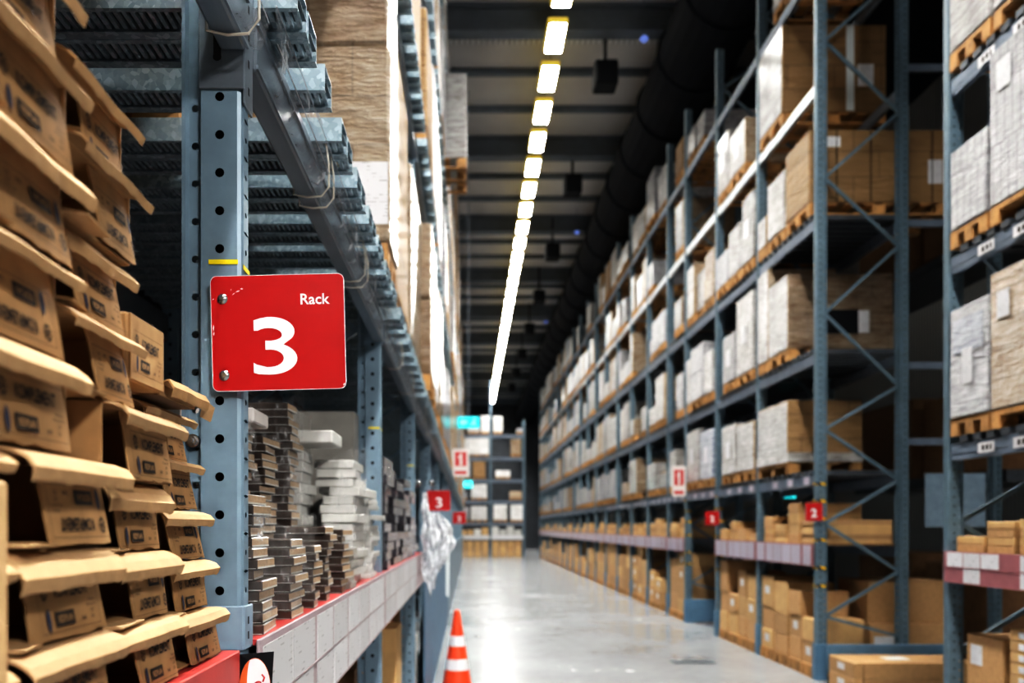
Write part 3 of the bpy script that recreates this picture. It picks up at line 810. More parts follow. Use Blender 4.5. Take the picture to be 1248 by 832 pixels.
# nearest column
for i in range(10):
    seed += 1
    open_carton('opened cardboard carton, %s from the shelf in the %s' % (od(i), colname[2]), .795 if i < 3 else .70, -.229 + .104*i, .232 if i < 3 else .225, .101, .42, [.075, .06, .08, .07, .05, .09, .07, .06, .07, .08, .06, .07][i], seed,
                flip=i in (2, 4, 5), xf=-.456 - .006*((i*2) % 3), out=.026 + .004*(i % 3), drop=.010 + .005*(i % 2), lip=[.020, .026, .022, .020, .014, .022, .02, .022, .018, .02, .02, .02][i], lipflap=i > 0)
# innermost column, mostly out of the frame
for i in range(10):
    seed += 1
    open_carton('opened cardboard carton, %s from the shelf at the edge beyond the nearest column' % od(i), .558 if i < 3 else .465, -.229 + .104*i, .23, .101, .42, .07, seed, flip=i % 3 == 1, xf=-.470, out=.03, lip=.012, lipflap=i > 0)
# closed carton standing on the outer column's top flap, with the torn tray under it
zt = -.229 + P_ROW*5
t = root('closed_carton', 'small closed carton standing on top of the outer column of opened cartons', 'carton', (-.475, 1.138, CZ+zt+.002), 0, None)
m = MB(); m.cbox(-.30, 0, 0, .125, 0, .094, .003); obj('carton_shell', m, t, mats=['card'])
m = MB(); m.cbox(.0005, .0035, .002, .125, .001, .093, .001); pn = obj('front_panel', m, t, mats=['card'])
pr = obj('print', PRINT, pn, (.0038, .0635, .042)); pr.scale = (1, .86, 1.2)
t = root('carton_tray', 'torn flat cardboard tray jutting from the top of the outer carton column', 'carton', (-.515, 1.272, CZ+zt+.002), 0, None)
m = MB(); m.box(-.3, .03, 0, .165, 0, .003)
obj('tray_base', m, t, mats=['card_dark'])
m = MB(); fm = flap_mesh(.165, .020, -.004, .024, 77); obj('lid_flap', fm, t, (.03, 0, .02), mats=['card'])
m = MB(); m.box(.03, .033, 0, .165, 0, .022); obj('tray_rim', m, t, mats=['card'])
m = MB(); m.add([(.05, .160, .018), (.062, .185, .006), (.052, .195, -.016), (.042, .17, -.010), (.048, .160, .016), (.060, .185, .004), (.050, .195, -.018), (.040, .17, -.012)], [(0, 1, 2, 3), (7, 6, 5, 4), (0, 4, 5, 1), (1, 5, 6, 2), (2, 6, 7, 3), (3, 7, 4, 0)])
o = obj('torn_corner', m, t, mats=['card_lip'])
# cardboard edge at the very rim of the picture
m = MB(); m.cbox(-.012, .0, 0, .02, 0, .27, .004)
o = obj('cardboard_sheet', m, None, (-.4255, .738, ZS+.0045), mats=['card_lip'])
tag(o, 'blurred upright cardboard edge at the near end of the carton shelf', 'cardboard')

# ------------------------------------------------------------------ flat packs on the second picking shelf
def pack_mesh(d, w, h, mats):
    m = MB(); m.cbox(-d, 0, 0, w, 0, h, .0025)
    m.m = [1]*len(m.m); m.m[0] = m.m[3] = 0
    m.m[1] = m.m[4] = 1
    if len(mats) > 2: m.box(0, .0009, .003, w-.003, h*.0+.001, h*.22, 2); m.box(-d+.003, -.003, -.0009, 0, .001, h*.10, 2)  # white strips paint the highlight lines along the wrapped edges
    return m.mesh('flat_pack', mats)
stack_no = 0
def pack_stack(name, y, w, xf, d, z0, z1, th, mats, jx=.008, jy=.009, lean=(0, 0), lab='thin brown film-wrapped pack', obname='flat_pack', tw=0.09, sd=0):
    z = z0; i = 0; r = random.Random(hash(name) % 1000 if False else len(name)*7+sd)
    mes = [pack_mesh(d*[1, .86, 1.1][q], w*[1, 1.12, .85][q], th*.94, mats) for q in range(3)]
    while z + th <= z1 + .001:
        f = (z-z0)/max(.01, z1-z0)
        o = obj(obname, mes[r.choice([0, 0, 1, 2])], None, (xf + lean[0]*f + r.uniform(-jx, jx), y + lean[1]*f + r.uniform(-jy, jy), CZ+z), (0, 0, r.uniform(-tw, tw)))
        tag(o, '%s, %s from bottom of %s' % (lab, od(i) if i < 23 else od(i), name), 'flat pack', 'flat packs on the red picking shelf')
        z += th*.97 + .0006; i += 1
    return z
BR = ['pack_tan', 'pack_edge', 'pack_white']; WH = ['pack_white', 'pack_white']; GR = ['pack_grey', 'pack_grey']
zsh = -.2315
pack_stack('front stack by the signed post', 1.77, .14, -.447, .17, zsh, .09, .0235, BR, lean=(-.028, -.02), sd=1)
pack_stack('second front stack', 2.06, .15, -.447, .15, zsh, -.02, .0225, BR, sd=2)
pack_stack('third front stack', 2.345, .10, -.447, .14, zsh, -.035, .0225, BR, sd=3)
pack_stack('fourth front stack', 2.57, .10, -.447, .14, zsh, .02, .0235, BR, sd=4)
pack_stack('fifth front stack', 2.87, .16, -.447, .15, zsh, .0, .025, BR, sd=5)
pack_stack('tall back stack behind first', 2.14, .16, -.612, .2, zsh, .27, .026, BR, jx=.012, sd=6)
pack_stack('tall back stack behind second', 2.42, .17, -.612, .15, zsh, .28, .024, BR, jx=.010, sd=7)
pack_stack('tallest dark back stack', 2.72, .13, -.598, .16, zsh, .43, .026, BR, jx=.008, sd=8)
pack_stack('stack of white boxes behind fourth front stack', 2.98, .22, -.610, .16, zsh, .30, .040, WH, lab='white flat box', obname='flat_box', sd=9)
pack_stack('stack of white boxes by second upright', 3.24, .34, -.452, .14, zsh, .27, .036, WH, jx=.012, jy=.012, lab='white flat box', obname='flat_box', sd=10)
pack_stack('low stack at the second upright', 3.68, .26, -.447, .2, zsh, .19, .024, WH, jx=.012, lab='pale thin wrapped pack', sd=11)
pack_stack('low front stack before second upright', 3.06, .13, -.447, .13, zsh, -.06, .026, GR, lab='grey thin wrapped pack', sd=12)
def wbox(name, lab, cat, x0, x1, y0, y1, z0, z1, mat, c=.004):
    m = MB(); m.cbox(-(x1-x0)/2, (x1-x0)/2, -(y1-y0)/2, (y1-y0)/2, 0, z1-z0, c)
    o = obj(name, m, None, ((x0+x1)/2, (y0+y1)/2, CZ+z0), mats=[mat]); return tag(o, lab, cat)
wbox('flat_box', 'pinkish white flat box lying on the tall back stack by the signed post', 'box', -.76, -.565, 2.14, 2.30, .274, .312, 'sign_cream')
wbox('large_carton', 'large dull olive carton standing behind the brown flat packs', 'carton', -1.20, -.69, 3.24, 3.55, zsh, .47, 'pack_grey')
wbox('large_carton', 'wide dull brown carton at the back beside the second upright', 'carton', -1.2, -.56, 3.97, 4.12, zsh, .56, 'pack_grey')
wbox('flat_box', 'white lid jutting over the white box stack toward the aisle', 'box', -.77, -.50, 2.98, 3.20, .306, .352, 'pack_white')
# loose stretch film on the stacks
def film_sheet(label, pts, z0, z1, seed, amp=.006, mat='clear_film', nz=16, sub=6):
    r = random.Random(seed); m = MB(); P = []
    for i in range(len(pts)-1):
        for s in range(sub): f = s/sub; P.append((pts[i][0]*(1-f)+pts[i+1][0]*f, pts[i][1]*(1-f)+pts[i+1][1]*f))
    P.append(pts[-1]); n = len(P); ph = [r.uniform(0, 6) for _ in range(4)]
    for j in range(nz+1):
        g = j/nz
        for i, (x, y) in enumerate(P):
            d = amp*(math.sin(i*.9+ph[0]+g*7)+math.sin(g*17+ph[1]+i*.4)+r.uniform(-.8, .8))*.6
            edge = .03*math.sin(i*.6+ph[2]) if j == nz else (.02*math.sin(i*.8+ph[3]) if j == 0 else 0)
            m.v.append((x+d, y-abs(d)*.4, z0+(z1-z0)*g+edge))
    for j in range(nz):
        for i in range(n-1): m.f.append((j*n+i, j*n+i+1, (j+1)*n+i+1, (j+1)*n+i)); m.m.append(0)
    o = obj('stretch_film', m, None, (0, 0, CZ), mats=[mat])
    for p in o.data.polygons: p.use_smooth = True
    return tag(o, label, 'plastic film', 'stretch film on the flat packs')
film_sheet('clear creased film hanging over the first front stack of brown packs', [(-.60, 1.735), (-.424, 1.735), (-.424, 1.93)], -.185, .0, 1)
film_sheet('clear film sleeve around the second front stack of brown packs', [(-.62, 2.01), (-.421, 2.01), (-.421, 2.245), (-.5, 2.26)], -.185, .01, 2)
film_sheet('long torn film strip trailing from the pinkish box down the back stacks', [(-.66, 2.10), (-.585, 2.095), (-.55, 2.11)], .03, .29, 3, .012)
film_sheet('film wrapped round the tallest dark back stack', [(-.78, 2.695), (-.582, 2.69), (-.580, 2.87)], .05, .44, 4)
film_sheet('film wrapped over the white boxes beside the second upright', [(-.60, 3.21), (-.408, 3.21), (-.408, 3.62), (-.41, 3.96)], -.185, .28, 5)
film_sheet('film wrapped round the stack of white boxes behind the fourth stack', [(-.79, 2.925), (-.600, 2.925), (-.575, 2.95)], .02, .25, 6)
simple('pack_black', (.035, .033, .04), .25, 0, .3, 30, .2, ovar=True, coat=.7)
simple('pack_silver', (.42, .41, .42), .25, .2, .4, 18, .4, ovar=True, coat=.7)
for i, (y, w, d, xf, zt) in enumerate([(4.36, .42, .3, -.45, .40), (4.95, .44, .3, -.455, .34), (5.55, .44, .3, -.45, .36), (6.12, .42, .3, -.45, .28), (4.5, .5, .25, -.84, .55)]):
    pack_stack('%s stack past second upright' % od(i), y, w, xf, d, zsh, zt, .052, ['pack_silver', 'pack_black'], jx=.012, jy=.012, lab='dark silver-filmed pack', sd=20+i)

# hanging film, hooks, paper strip, cone, blue panel
def bag():
    r = random.Random(5); m = MB(); nx, nz = 46, 54
    for side in (0, 1):
        b = len(m.v)
        for j in range(nz+1):
            g = j/nz
            for i in range(nx+1):
                f = i/nx
                top = .29 if f < .22 else .29 - .17*min(1, (f-.22)/.12)
                bot = -.36 - .20*math.sin(PI*min(1, f*1.15)) - .03*math.sin(f*21)
                x = .01 + (.16 + .12*math.sin(PI*min(1, g*1.1)))*f
                z = top + (bot-top)*g
                fold = .018*math.sin(f*13+g*2.5) + .014*math.sin(f*31+g*9) + .014*math.sin(g*23+f*6) + r.uniform(-.007, .007)
                bul = .055*math.sin(PI*f)*math.sin(PI*min(1, g*1.02))
                m.v.append((x + .01*math.sin(g*19+f*4), (-1 if side == 0 else 1)*bul + fold, z))
        for j in range(nz):
            for i in range(nx): q = b+j*(nx+1)+i; m.f.append((q, q+1, q+nx+2, q+nx+1)); m.m.append(0)
    return m
o = obj('hanging_film', bag(), None, (-.418, 6.92, CZ), mats=['bag_film'])
for p in o.data.polygons: p.use_smooth = True
tag(o, 'crumpled white clear plastic film hanging in front of the left rack', 'plastic film')
for i, (px, py) in enumerate(((510.5, 594), (526, 594))):
    m = MB(); m.lathe([(.004, -.024), (.020, -.017), (.025, 0), (.020, .017), (.004, .024)], 14); m.tube([(0, 0, 0), (-.03, .10, .03)], .006, 6)
    X = (px-573)*6.92/1000; o = obj('hanging_hook', m, None, (X, 6.92-.0, CZ+.035+(642-py)*.00692), mats=['steel_bolt'])
    tag(o, 'shiny round hook end above the hanging film, %s' % ('outer one nearest the rack' if i == 0 else 'beside the red plate'), 'hook', 'hooks holding the film')
m = MB(); m.prism([(-.02, 0), (.024, 0), (.022, -.82), (-.016, -.80)], 0, .004)
o = obj('hanging_paper_strip', m, None, (-.256, 9.21, CZ+.03), mats=['paper_white']); tag(o, 'long white paper strip hanging below the small red plate', 'paper strip')
m = MB(); m.cbox(-.430, -.416, 7.55, 15.2, .002, 1.36, .004); [m.box(-.416, -.4145, y, y+.02, .1, 1.3) for y in (9.2, 11.7, 14.2)]
o = obj('side_panel', m, mats=['guard_blue']); tag(o, 'long blue steel panel closing the lower front of the left rack behind the cone', 'panel')
m = MB(); m.cbox(-.430, -.416, 15.6, 47, .002, 1.36, .004); [m.box(-.416, -.4145, y, y+.02, .1, 1.3) for y in (20, 25, 30, 35)]
o = obj('side_panel', m, mats=['post_blue']); tag(o, 'farther grey-blue steel panel along the lower left rack toward the end', 'panel')
t = root('traffic_cone', 'orange traffic cone with two white bands on the aisle floor', 'traffic cone', (-.138, 8.6, 0))
m = MB(); H = .90
pr = lambda z: .165*(1-(z-.04)/(H-.04)) + .028*((z-.04)/(H-.04)) + .0
m.lathe([(.19, .035), (.172, .05), (pr(.10), .10), (pr(.5), .5), (pr(.8), .8), (pr(H-.012), H-.012), (.018, H), (.012, H-.02)], 28); obj('cone_body', m, t, mats=['cone_red'])
m = MB(); m.cbox(-.2, .2, -.2, .2, .0, .036, .012); obj('cone_base', m, t, mats=['rubber'])
for z0, z1 in ((.285, .395), (.53, .63)):
    m = MB(); m.lathe([(pr(z0)+.0, z0-.001), (pr(z0)+.003, z0), (pr(z1)+.003, z1), (pr(z1), z1+.001)], 28); o = obj('reflective_band', m, t, mats=['cone_white'])
# cartons standing on the floor under the second left shelf
for i, (y0, y1, z0, z1, x1, mat, lab) in enumerate([(5.75, 6.25, 0, .55, -.50, 'card', 'brown carton on the floor under the silver-wrapped stacks'), (5.8, 6.22, .552, 1.05, -.52, 'card_pale', 'pale carton on top of the brown carton under the silver stacks'), (6.95, 7.4, 0, .80, -.48, 'pack_white', 'white tall carton on the floor beyond the brown ones, left rack'), (6.98, 7.38, .802, 1.2, -.5, 'card', 'brown carton on the white tall carton under the hanging film')]):
    wbox('floor_carton', lab, 'carton', x1-.5, x1, y0, y1, z0-CZ, z1-CZ, mat)
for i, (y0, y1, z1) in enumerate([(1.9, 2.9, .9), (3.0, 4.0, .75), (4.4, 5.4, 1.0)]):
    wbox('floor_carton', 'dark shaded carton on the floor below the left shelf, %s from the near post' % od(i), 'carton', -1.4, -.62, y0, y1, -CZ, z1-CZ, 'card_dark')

# ------------------------------------------------------------------ pallets and loads
PAL = {}
def pallet_mesh(d, w):
    key = (round(d, 2), round(w, 2))
    if key not in PAL:
        m = MB(); d, w = key
        for i in range(3):
            y = -w/2 + (w-.10)*i/2
            m.box(-d/2, d/2, y, y+.10, 0, .022)
            for j in range(3):
                x = -d/2 + (d-.14)*j/2; m.box(x, x+.14, y, y+.10, .022, .10)
        for j in range(3):
            x = -d/2 + (d-.14)*j/2; m.box(x, x+.14, -w/2, w/2, .10, .120)
        nb = max(4, int(d/.2))
        for j in range(nb):
            x = -d/2 + (d-.11)*j/(nb-1); m.box(x, x+.11, -w/2, w/2, .1201, .14)
        PAL[key] = m.mesh('pallet', ['pallet_wood'])
    return PAL[key]
LD = {}
FACE = {'carton_plain': 'wrap_white', 'wrap_brown': 'wrap_white', 'wrap_tan': 'wrap_white'}  # white aisle faces: glare on the film put into the colour
def load_mesh(d, w, h, mat, seed, tiers=1, taper=.0, face=None):
    r = random.Random(seed); m = MB(); z = 0
    hs = [h/tiers]*tiers
    for q, hh in enumerate(hs):
        a = r.uniform(0, .02)*bool(q)+taper*q; b0 = len(m.v); f0 = len(m.m)
        m.cbox(-d/2+a, d/2-a*.6, -w/2+a, w/2-a, z+(.002 if q else 0), z+hh, .014)
        for i in range(b0, len(m.v)):
            x, y, zz = m.v[i]; m.v[i] = (x + r.uniform(-.004, .004), y+r.uniform(-.004, .004), zz if zz < z+.05 else zz + r.uniform(-.008, .008))
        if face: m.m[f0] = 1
        z += hh
    return m.mesh('load', [mat] + ([face] if face else []))
WORD = {'wrap_bright': ('bright white wrapped load', 'wrapped_load'), 'wrap_white': ('white film-wrapped load', 'wrapped_load'), 'wrap_grey': ('grey film-wrapped load', 'wrapped_load'), 'wrap_brown': ('brown glossy wrapped load', 'brown_load'),
        'wrap_tan': ('tan wrapped load', 'brown_load'), 'wrap_slab': ('pale ribbed wrapped load', 'slab_load'), 'carton_plain': ('plain brown carton load', 'carton_load'), 'wrap_blue': ('bluish film-wrapped load', 'wrapped_load'),
        'card_dark': ('dark brown carton load', 'carton_load')}
lseed = 0
FAR_PALLETS = MB(); FARP = {True: 14, False: 31}
def put_load(x0, x1, y0, y1, zb, zt, mat, where, group, pal=True, tiers=None, notes=None, adj=''):
    """pallet + load standing on zb (absolute)"""
    global lseed; lseed += 1
    d, w = x1-x0, y1-y0; cx, cy = (x0+x1)/2, (y0+y1)/2
    word, nm = WORD[mat]
    if pal and y0 > FARP[x0 < 0]:
        b0 = len(FAR_PALLETS.v); me = pallet_mesh(d-.02, w-.0)
        FAR_PALLETS.add([(v.co.x+cx, v.co.y+cy, v.co.z+zb+.001) for v in me.vertices], [tuple(p.vertices) for p in me.polygons])
    elif pal:
        o = obj('pallet', pallet_mesh(d-.02, w-.0), None, (cx, cy, zb+.001)); tag(o, 'wooden pallet under load, %s' % where, 'pallet', 'pallets '+group)
    if pal:
        zb += .143
    h = zt-zb
    if tiers is None: tiers = 2 if (h > .8 and lseed % 2) else 1
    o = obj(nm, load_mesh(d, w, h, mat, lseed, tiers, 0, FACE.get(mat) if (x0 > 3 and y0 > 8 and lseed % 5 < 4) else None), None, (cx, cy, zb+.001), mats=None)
    tag(o, '%s%s, %s' % (adj, word, where), 'wrapped load' if 'wrap' in mat else 'carton load', 'loads '+group)
    return o, zb
def note(par, x, y, z, w, h, axis='x', s=-1, nm='shipping_label'):
    """paper label glued on a load; par-local coordinates"""
    m = MB()
    if axis == 'x': m.box(0, .002, -w/2, w/2, -h/2, h/2)
    else: m.box(-w/2, w/2, 0, .002, -h/2, h/2)
    o = obj(nm, m, par, (x, y, z), mats=['label_white']); o['label'] = 'white paper label'; return o
CH = ['wrap_white', 'wrap_white', 'wrap_grey', 'wrap_tan', 'wrap_brown', 'wrap_tan', 'carton_plain', 'wrap_slab', 'wrap_brown', 'wrap_grey', 'wrap_tan']

# left rack loads
CHL = ['wrap_brown', 'wrap_tan', 'wrap_grey', 'wrap_brown', 'carton_plain', 'wrap_slab', 'wrap_grey', 'wrap_white']
LEV = ['first upper', 'second upper', 'third upper', 'top']
for k in range(1, len(LY)-1):
    ya, yb = LY[k]+.07, LY[k+1]-.02
    for li, zt in enumerate(LDECK):
        z = CZ+zt+.001; top = (LDECK+[9.2])[li+1]-.24
        if k == 1 and li == 0: continue
        if li == 2 and abs(LY[k]-11.83) < .1: continue
        hmax = top-zt
        for q in range(2):
            w = .98 + .18*R.random(); y0 = ya+.06+q*1.24+R.uniform(0, .05); hh = hmax*R.uniform(.62, .93)
            xf = LF+.10-R.uniform(0, .05)+(.05 if R.random() < .25 else 0)
            put_load(xf-1.05, xf, y0, min(y0+w, yb), z, z+hh, R.choice(CHL), '%s on %s level of %s left bay past sign' % (['near', 'far'][q], LEV[li], od(k-1)), 'on the left rack')
# manual: bay above the flat packs
G = 'on the left rack'
z = CZ+1.141
o, zb = put_load(-1.50, -.362, 3.70, 4.14, z, CZ+2.17, 'wrap_tan', 'lower of two tall stacked loads above the flat packs', G, tiers=1)
note(o, .46, -.223, .22, .20, .28, 'y', nm='paper_sheet')
lp = obj('wrapped_load', load_mesh(1.12, .44, .76, 'wrap_brown', 901, 1), None, (-.93, 3.92, CZ+2.178)); tag(lp, 'brown shiny wrapped load stacked on the tan load above the flat packs', 'wrapped load')
put_load(-1.50, -.86, 1.78, 2.55, z, CZ+2.55, 'wrap_blue', 'set back above the first flat packs on left rack', G)
put_load(-1.50, -.80, 2.68, 3.52, z, CZ+2.3, 'carton_plain', 'set back between bluish and tan loads on left rack', G)
# bay behind the near cartons: dark load over the cartons
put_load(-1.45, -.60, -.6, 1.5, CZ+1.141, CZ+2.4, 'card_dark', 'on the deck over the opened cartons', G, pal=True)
# overhanging load high up
o, zb = put_load(-1.15, -.045, 12.0, 12.95, CZ+5.251, CZ+6.65, 'wrap_white', 'jutting out over the aisle high on left rack', G)
put_load(-1.45, -.36, 13.1, 14.2, CZ+5.251, CZ+6.8, 'wrap_brown', 'just beyond the jutting load high on left rack', G)
# dark sheet added as the shade behind the left rack's bays
m = MB(); m.box(-2.05, -2.0, -2, 47, 0, 10.5); struct('trim_101', m, ['wall_dark'])

# ------------------------------------------------------------------ right rack
RX = 4.0; RDEEP = 1.07
RY = [9.52, 11.44, 13.36, 15.28] + [16.66+1.92*i for i in range(17)]
RBT = [.61, 2.03, 3.60, 5.15, 6.60]
NZ = [(642-y)*.00952+CZ for y in (775, 751, 696, 638, 585, 523, 470, 382, 300, 217, 137, 50, -30)] + [8.9, 9.5]
def brace_poly():
    m = MB()
    for i in range(len(NZ)-1):
        a, b = (0, .86)[i % 2 == 0], (0, .86)[i % 2 == 1]
        m.bar((a, 0, NZ[i]), (b, 0, NZ[i+1]), .035, .03, up=(0, 1, 0))
    return m.mesh('brace', ['post_right'])
RBR = brace_poly()
m = MB(); m.cbox(-.012, .13, -.055, .055, .0, .42, .006); PROT = m.mesh('post_protector', ['guard_blue'])
m = MB(); m.box(-.002, .1155, -.045, .044, 0, .035); HAZ = m.mesh('hazard_tape', ['hazard'])
def right_frame(y, lab, prot=True, haz=None, X=RX, brace=True):
    r = root('rack_upright', lab, 'rack upright', (X, y, 0), 0, 'right rack uprights')
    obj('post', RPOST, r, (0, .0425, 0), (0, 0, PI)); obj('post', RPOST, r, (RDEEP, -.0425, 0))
    if brace: obj('brace', RBR, r, (.11, 0, 0))
    if prot: obj('post_protector', PROT, r)
    for z in haz or []: o = obj('hazard_tape', HAZ, r, (0, 0, z)); o['label'] = 'yellow and black striped tape'
    return r
HZ = [2.25, 2.05, 1.85, 1.6, 1.28, 1.07]
for k, y in enumerate(RY):
    lab = 'blue-grey braced upright frame at the near end of the long right rack' if k == 0 else 'blue-grey upright frame of the right rack, %s beyond its near end frame' % od(k-1)
    right_frame(y, lab, True, HZ if k in (0, 2, 3) else None)
def slat_deck(L):
    m = MB(); y = .04
    while y + .10 < L: m.box(-.03, RDEEP-.05, y, y+.10, 0, .055); y += .17
    return m
DK = {}
RLEV = ['label-strip', 'first upper', 'second upper', 'third upper', 'fourth upper', 'top']
for k in range(len(RY)-1):
    y0, y1 = RY[k]+.048, RY[k+1]-.048; L = y1-y0
    for li, zt in enumerate(RBT):
        r = root('rack_shelf', 'steel shelf beams on the %s level, %s bay of right rack' % (RLEV[li+1], od(k)), 'rack shelf', (0, y0, 0), 0, 'pallet shelves of the right rack')
        fm, rm = ('beam_shiny', 'beam_right') if li == 3 else ('beam_right', 'beam_right')
        m = MB(); m.cbox(0, .05, 0, L, 0, .13, .005); m.box(-.004, 0, 0, L, .05, .075)
        obj('front_beam', m, r, (RX+.012, 0, CZ+zt-.13), mats=[fm])
        m = MB(); m.cbox(-.05, 0, 0, L, 0, .13, .005); obj('rear_beam', m, r, (RX+RDEEP-.012, 0, CZ+zt-.13), mats=[rm])
        if li < 3:
            key = round(L, 2)
            if key not in DK: DK[key] = slat_deck(L).mesh('deck', ['beam_dark'])
            obj('deck', DK[key], r, (RX+.03, 0, CZ+zt+.0005))
        if li == 0 and k < 8:
            for q in range(3):
                m = MB(); m.box(-.003, 0, 0, .16, 0, .09); o = obj('shelf_label', m, r, (RX+.0065, .12+.5*q, CZ+zt-.11), mats=['card_label_mauve']); o['label'] = 'white location label'
    if k == 2: continue
    # strip shelf
    r = root('picking_shelf', 'picking shelf with row of price cards, %s bay of right rack' % od(k), 'shelf', (0, y0, 0), 0, 'picking shelves of the right rack')
    m = MB(); m.box(0, RDEEP-.02, 0, L, -.014, 0); obj('shelf_board', m, r, (RX-.01, 0, CZ-.205), mats=['card_dark'])
    m = MB(); m.cbox(-.008, 0, -.04, L+.04, -.255, .004, .002); m.box(-.012, 0, -.04, L+.04, -.255, -.249); obj('label_strip', m, r, (RX-.014, 0, CZ-.205), mats=['strip_mauve'])
    m = MB(); m.cbox(.012, .06, 0, L, -.15, -.016, .004); obj('front_beam', m, r, (RX, 0, CZ-.205), mats=['beam_right'])
    m = MB(); m.cbox(RDEEP-.06, RDEEP-.012, 0, L, -.15, -.016, .004); obj('rear_beam', m, r, (RX, 0, CZ-.205), mats=['beam_right'])
    nc = 6 if k < 12 else 4
    cw = L/nc
    for q in range(nc):
        o = card_obj('price_card', cw-.02-(.05 if (q+k) % 4 == 0 else 0), .235, (RX-.0225, y0+q*cw+.01, CZ-.205-.245), 'pale mauve price card, %s in the %s bay of right rack strip' % (od(q), od(k)), 'price cards on the right rack strip', 'card_label_mauve', -1)
G = 'on the right rack'
def rload(k, li, q, x0, x1, y0, y1, zt, mat, pal=True, tiers=None, adj=''):
    zb = CZ+RBT[li]+(.0565 if li < 3 else .0)
    return put_load(x0, x1, y0, y1, zb, CZ+zt, mat, '%s on %s level, %s bay of right rack' % (od(q), RLEV[li+1], od(k)), G, pal, tiers, adj=adj)
MAN = {}
# (level) first and second bay, fitted to the photograph
for k, li, lst in [
    (0, 0, [(3.98, 4.92, 10.28, 11.36, 1.59, 'carton_plain', 1)]),
    (1, 0, [(3.98, 4.85, 11.52, 12.25, 1.50, 'wrap_tan', 1), (3.97, 4.9, 12.3, 12.95, 1.55, 'wrap_white', 1)]),
    (0, 1, [(3.97, 5.30, 10.27, 10.92, 3.17, 'wrap_brown', 1), (3.98, 4.9, 10.97, 11.36, 3.45, 'wrap_tan', 1)]),
    (1, 1, [(3.97, 4.9, 11.55, 12.25, 3.35, 'wrap_white', 1), (3.97, 4.9, 12.32, 12.9, 2.95, 'wrap_slab', 1)]),
    (0, 2, [(3.97, 5.62, 9.62, 10.33, 4.66, 'carton_plain', 1), (3.98, 4.9, 10.42, 10.98, 4.55, 'wrap_white', 1), (3.98, 4.8, 11.03, 11.36, 4.2, 'carton_plain', 1)]),
    (1, 2, [(3.97, 4.9, 11.52, 12.05, 4.75, 'wrap_white', 2), (3.97, 4.9, 12.1, 12.6, 4.5, 'wrap_white', 1), (3.97, 4.9, 12.65, 13.25, 4.3, 'wrap_grey', 1)]),
    (0, 3, [(3.98, 5.32, 10.48, 11.3, 6.42, 'carton_plain', 1)]),
    (1, 3, [(3.98, 4.9, 11.9, 12.6, 5.95, 'wrap_tan', 1), (3.98, 4.9, 12.65, 13.2, 6.15, 'wrap_white', 1)]),
    (0, 4, [(3.98, 4.95, 9.9, 10.8, 7.7, 'wrap_grey', 1)]),
    (2, 0, [(3.98, 4.9, 13.5, 14.2, 1.62, 'wrap_blue', 1), (3.98, 4.9, 14.35, 15.1, 1.72, 'wrap_white', 1)]),
]:
    MAN[k, li] = 1
    for q, (x0, x1, a, b, zt, mat, tiers) in enumerate(lst):
        o, zb = rload(k, li, q, x0, x1, a, b, zt, mat, tiers=tiers)
        h = CZ+zt-zb; d = x1-x0; w = b-a
        if k == 0 and q == 0:
            if li == 2:
                note(o, d*.5-.17, -w/2-.006, h*.42, .17, .28, 'y'); note(o, -d*.5+.27, -w/2-.006, h*.83, .2, .12, 'y')
                for sx_ in (-.5, -.1, .3, .62): s_ = MB(); s_.box(-.006, .006, -.004, 0, .01, h-.01); oo = obj('strap', s_, o, (sx_, -w/2-.004, 0), mats=['black_plastic'])
            elif li == 1:
                note(o, .28, -w/2-.006, h*.36, .16, .28, 'y'); 
                s_ = MB(); s_.box(-.22, .22, -.003, 0, 0, .30); oo = obj('film_window', s_, o, (.0, -w/2-.006, h*.2), mats=['black_plastic']); oo['label'] = 'dark printed panel'
            elif li == 0:
                s_ = MB(); s_.box(-d/2-.012, d/2, -w/2-.012, w/2+.01, 0.0, .12); oo = obj('base_wrap', s_, o, (0, 0, .004), mats=['wrap_white']); oo['label'] = 'white wrapped base'
                s_ = MB(); s_.box(-.006, .006, -.004, 0, .12, h-.01); oo = obj('strap', s_, o, (-.1, -w/2-.006, 0), mats=['black_plastic'])
            elif li == 3:
                s_ = MB(); s_.box(-.05, .05, -.004, 0, .02, h-.02); oo = obj('white_tape', s_, o, (.20, -w/2-.006, 0), mats=['paper_white']); note(o, .40, -w/2-.006, h*.42, .2, .28, 'y')
        elif R.random() < .5: note(o, -d/2-.008, 0, h*.5, .2, .25, 'x')
for k in range(len(RY)-1):
    y0, y1 = RY[k]+.09, RY[k+1]-.07
    for li in range(5):
        if (k, li) in MAN: continue
        hm = [.82, .98, .95, .86, .95][li]
        y = y0; q = 0; L = y1-y0
        far = k > 13
        ws = [L*.48, L*.48] if far or R.random() < .25 else R.choice([[.56, .56, .50], [.80, .80], [.5, .8, .4], [.62, .5, .52]])
        if L < 1.3: ws = [.56, .56]
        for w in ws:
            if y + w > y1 + .01: break
            if R.random() < [.84, .84, .82, .72, .72][li]:
                hh = hm*R.choice([.4, .55, .7, .85, .95, 1.0])
                mat = R.choice(CH if li < 4 else ['wrap_grey', 'wrap_brown', 'wrap_white', 'wrap_grey', 'carton_plain'])
                xo = R.uniform(-.05, .03)
                zt = RBT[li]+.2+hh
                if li < 4: zt = min(zt, RBT[li+1]-.20)
                rload(k, li, q, RX+xo, RX+xo+.98, y+.012, y+w-.012, zt, mat, adj='')
                q += 1
            y += w + .015
